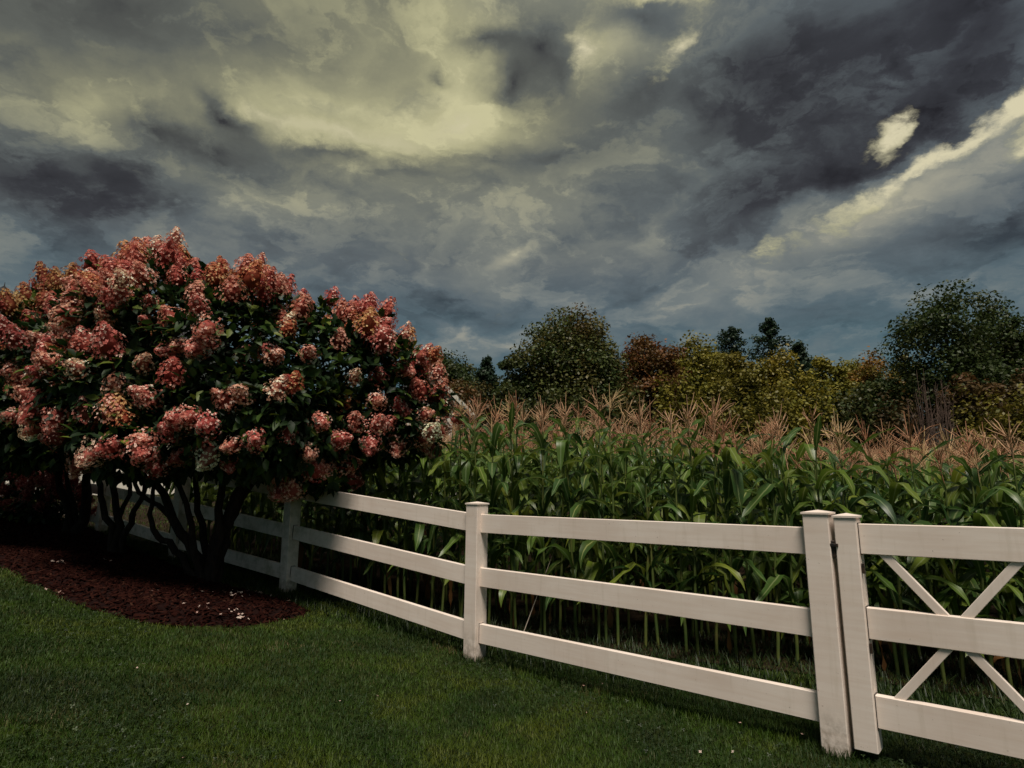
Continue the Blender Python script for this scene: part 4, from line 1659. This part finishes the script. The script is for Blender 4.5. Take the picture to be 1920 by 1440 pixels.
x, y = fan(360000, 2.4, 9.0, 1.0)
ok = ~inside(x, y, BED) & (corn_side(x, y) < 0.1)
x, y = x[ok], y[ok]
near_w = 0.0034 + 0.0007 * np.maximum(0, y - 3)
V_, F_, A_ = blades(len(x), (x, y), 0.014, 0.036, near_w, 1.9)
gr = obj('grass', make_mesh('grass', V_, F_, M['grass'], {'rnd': A_}), kind='stuff')
tag(gr, 'mown green lawn grass in front of the white fence', 'grass')

# left and distant lawn, coarser
x, y = fan(60000, 8.5, 40, 0.9, -1.3, 0.1)
ok = ~inside(x, y, BED) & (corn_side(x, y) < 0.1) | (x < -5.4)
ok &= ~inside(x, y, BED)
x, y = x[ok], y[ok]
V_, F_, A_ = blades(len(x), (x, y), 0.03, 0.07, 0.006 + 0.0008 * y, 1.1)
gr = obj('grass', make_mesh('grass', V_, F_, M['grass'], {'rnd': A_}), kind='stuff')
tag(gr, 'rough lawn grass seen between the hydrangea stems beyond the fence', 'grass')

# taller growth along the fence foot, round the posts and in the strip before the corn
xs, ys = [], []
for i in range(len(posts_xy) - 1):
    a, b = np.array(posts_xy[i]), np.array(posts_xy[i + 1])
    n = 2600
    t = rng.random(n)
    o_ = rng.normal(0.02, 0.05, n)
    d = (b - a) / np.linalg.norm(b - a)
    nn = np.array([-d[1], d[0]])
    xs.append(a[0] + (b - a)[0] * t + nn[0] * o_)
    ys.append(a[1] + (b - a)[1] * t + nn[1] * o_)
for (pxx, pyy) in posts_xy + [(hp.x, hp.y)]:
    a = rng.random(420) * 6.28
    r_ = 0.075 + np.abs(rng.normal(0, 0.035, 420))
    xs.append(pxx + r_ * np.cos(a)); ys.append(pyy + r_ * np.sin(a))
x, y = np.concatenate(xs), np.concatenate(ys)
V_, F_, A_ = blades(len(x), (x, y), 0.02, 0.065, 0.0050, 1.2)
gr = obj('tall_grass', make_mesh('tall_grass', V_, F_, M['grass'], {'rnd': np.clip(A_ * 0.5 + 0.5, 0, 1)}), kind='stuff')
tag(gr, 'uncut grass tufts along the foot of the fence', 'grass')

n = 26000
s = -6 + 12 * rng.random(n)
b = -1.1 + 1.9 * rng.random(n) ** 0.8
x = ROW0.x + RU.x * s + RN.x * b
y = ROW0.y + RU.y * s + RN.y * b
V_, F_, A_ = blades(n, (x, y), 0.03, 0.10, 0.009, 1.5)
gr = obj('weeds', make_mesh('weeds', V_, F_, M['clover'], {'rnd': A_}), kind='stuff')
tag(gr, 'dark weeds on the ground between the fence and the corn', 'weeds')

# clover drifts in the lawn
x, y = fan(90000, 2.4, 7.5, 1.0)
pt = np.sin(x * 1.9 + 1.3) * np.sin(y * 1.6 + 0.4) + 0.5 * np.sin(x * 4.3 + y * 3.1)
pt = pt + 0.5 * np.sin(x * 9.1 - y * 7.7) * np.sin(y * 11.3 + x * 3.3) + 0.55 * rng.normal(size=len(x))
ok = (pt > 0.75) & ~inside(x, y, BED) & (corn_side(x, y) < -0.3)
x, y = x[ok], y[ok]
CV, CF = [], []
for k in range(3):
    a = k * 2.094
    q = len(CV)
    CV += [(0, 0, 0), (.6 * math.cos(a - .5), .6 * math.sin(a - .5), .12), (math.cos(a), math.sin(a), .08), (.6 * math.cos(a + .5), .6 * math.sin(a + .5), .12)]
    CF += [(q, q + 1, q + 2, q + 3)]
CV, CF = np.array(CV), np.array(CF)
n = len(x)
nrm = np.array([0, 0, 1.0]) + rng.normal(0, 0.3, (n, 3))
rot = frames(np.cross(nrm, rand_unit(n)), nrm)
V_, F_, A_ = scatter(CV, CF, rot, np.stack([x, y, g_np(x, y) + 0.016 + 0.02 * rng.random(n)], 1), 0.007 + 0.007 * rng.random(n))
cl = obj('clover', make_mesh('clover', V_, F_, M['clover'], {'rnd': A_}), kind='stuff')
tag(cl, 'patches of small clover leaves in the lawn', 'clover')

# mulch chips
bx0, by0 = BED.min(0)
bx1, by1 = BED.max(0)
bx0 = max(bx0, -9)
x = bx0 + (bx1 - bx0) * rng.random(70000)
y = by0 + (by1 - by0) * rng.random(70000)
ok = inside(x, y, BED) & (rng.random(70000) < np.clip(6.5 / y, 0, 1) ** 2)
x, y = x[ok], y[ok]
x += rng.normal(0, 0.02, len(x))
KTV = np.array([(-.5, -.5, 0), (.5, -.42, 0), (.46, .5, 0), (-.44, .46, 0), (-.42, -.42, .3), (.42, -.36, .3), (.4, .42, .3), (-.38, .4, .3)])
KTF = np.array([(4, 5, 6, 7), (0, 1, 5, 4), (1, 2, 6, 5), (2, 3, 7, 6), (3, 0, 4, 7)])
n = len(x)
nrm = np.array([0, 0, 1.0]) + rng.normal(0, 0.4, (n, 3))
rot = frames(np.cross(nrm, rand_unit(n)), nrm)
scl = np.stack([0.008 + 0.012 * rng.random(n), 0.025 + 0.05 * rng.random(n), 0.012 + 0.012 * rng.random(n)], 1)
V_, F_, A_ = scatter(KTV, KTF, rot, np.stack([x, y, bed_z(x, y) - 0.002], 1), scl)
mc = obj('mulch_chips', make_mesh('mulch_chips', V_, F_, M['chip'], {'rnd': A_}), kind='stuff')
tag(mc, 'dark red bark mulch under the hydrangeas', 'mulch')

# fallen petals: on the mulch, and a few on the lawn
x1_, y1_ = [], []
for (px, py, n, sp_) in ((105, 1070, 14, .06), (200, 1066, 5, .05), (430, 1130, 18, .10), (488, 1124, 7, .05), (450, 1168, 12, .06), (120, 1122, 6, .06), (60, 990, 6, .05), (300, 1120, 6, .2), (545, 1137, 4, .05), (380, 1160, 10, .25)):
    c = at_ground(px, py)
    x1_.append(c.x + rng.normal(0, sp_, n)); y1_.append(c.y + rng.normal(0, sp_ * .6, n))
xa, ya = np.concatenate(x1_), np.concatenate(y1_)
za = np.where(inside(xa, ya, BED), bed_z(xa, ya) + 0.016, g_np(xa, ya) + 0.05)
xb, yb_ = fan(30, 2.6, 6.5, 1.0, -0.7, 0.55)
ok = ~inside(xb, yb_, BED) & (corn_side(xb, yb_) < -0.8)
xb, yb_ = xb[ok], yb_[ok]
x, y = np.concatenate([xa, xb]), np.concatenate([ya, yb_])
z = np.concatenate([za, g_np(xb, yb_) + 0.045])
n = len(x)
nrm = np.array([0, 0, 1.0]) + rng.normal(0, 0.45, (n, 3))
rot = frames(np.cross(nrm, rand_unit(n)), nrm)
V_, F_, A_ = scatter(FTV, FTF, rot, np.stack([x, y, z], 1), np.concatenate([0.016 + 0.016 * rng.random(len(xa)), 0.008 + 0.010 * rng.random(len(xb))]))
pt = obj('fallen_petals', make_mesh('fallen_petals', V_, F_, M['petal'], {'rnd': A_}), kind='stuff')
tag(pt, 'pale fallen petals scattered over mulch and lawn', 'petals')

# one dry stem leaning behind the middle rail
ds = at_ground(975, 1200)
gm = Geo()
tip = at_depth(1040, 1030, ds.y + 0.35)
gm.add(tube([(0, 0, -.02), (tip - ds) * .5 + Vector((.01, 0, .02)), tip - ds], [0.005, 0.004, 0.002], 5))
me = gm.mesh('dry_stem', None)
me.materials.append(material('dry_stem', lambda t: pbr(t, (0.35, 0.30, 0.24, 1), 0.8, 0.1)))
tag(obj('dry_stem', me, None, ds), 'thin pale dry stem leaning behind the fence panel right of the corner post', 'stem')
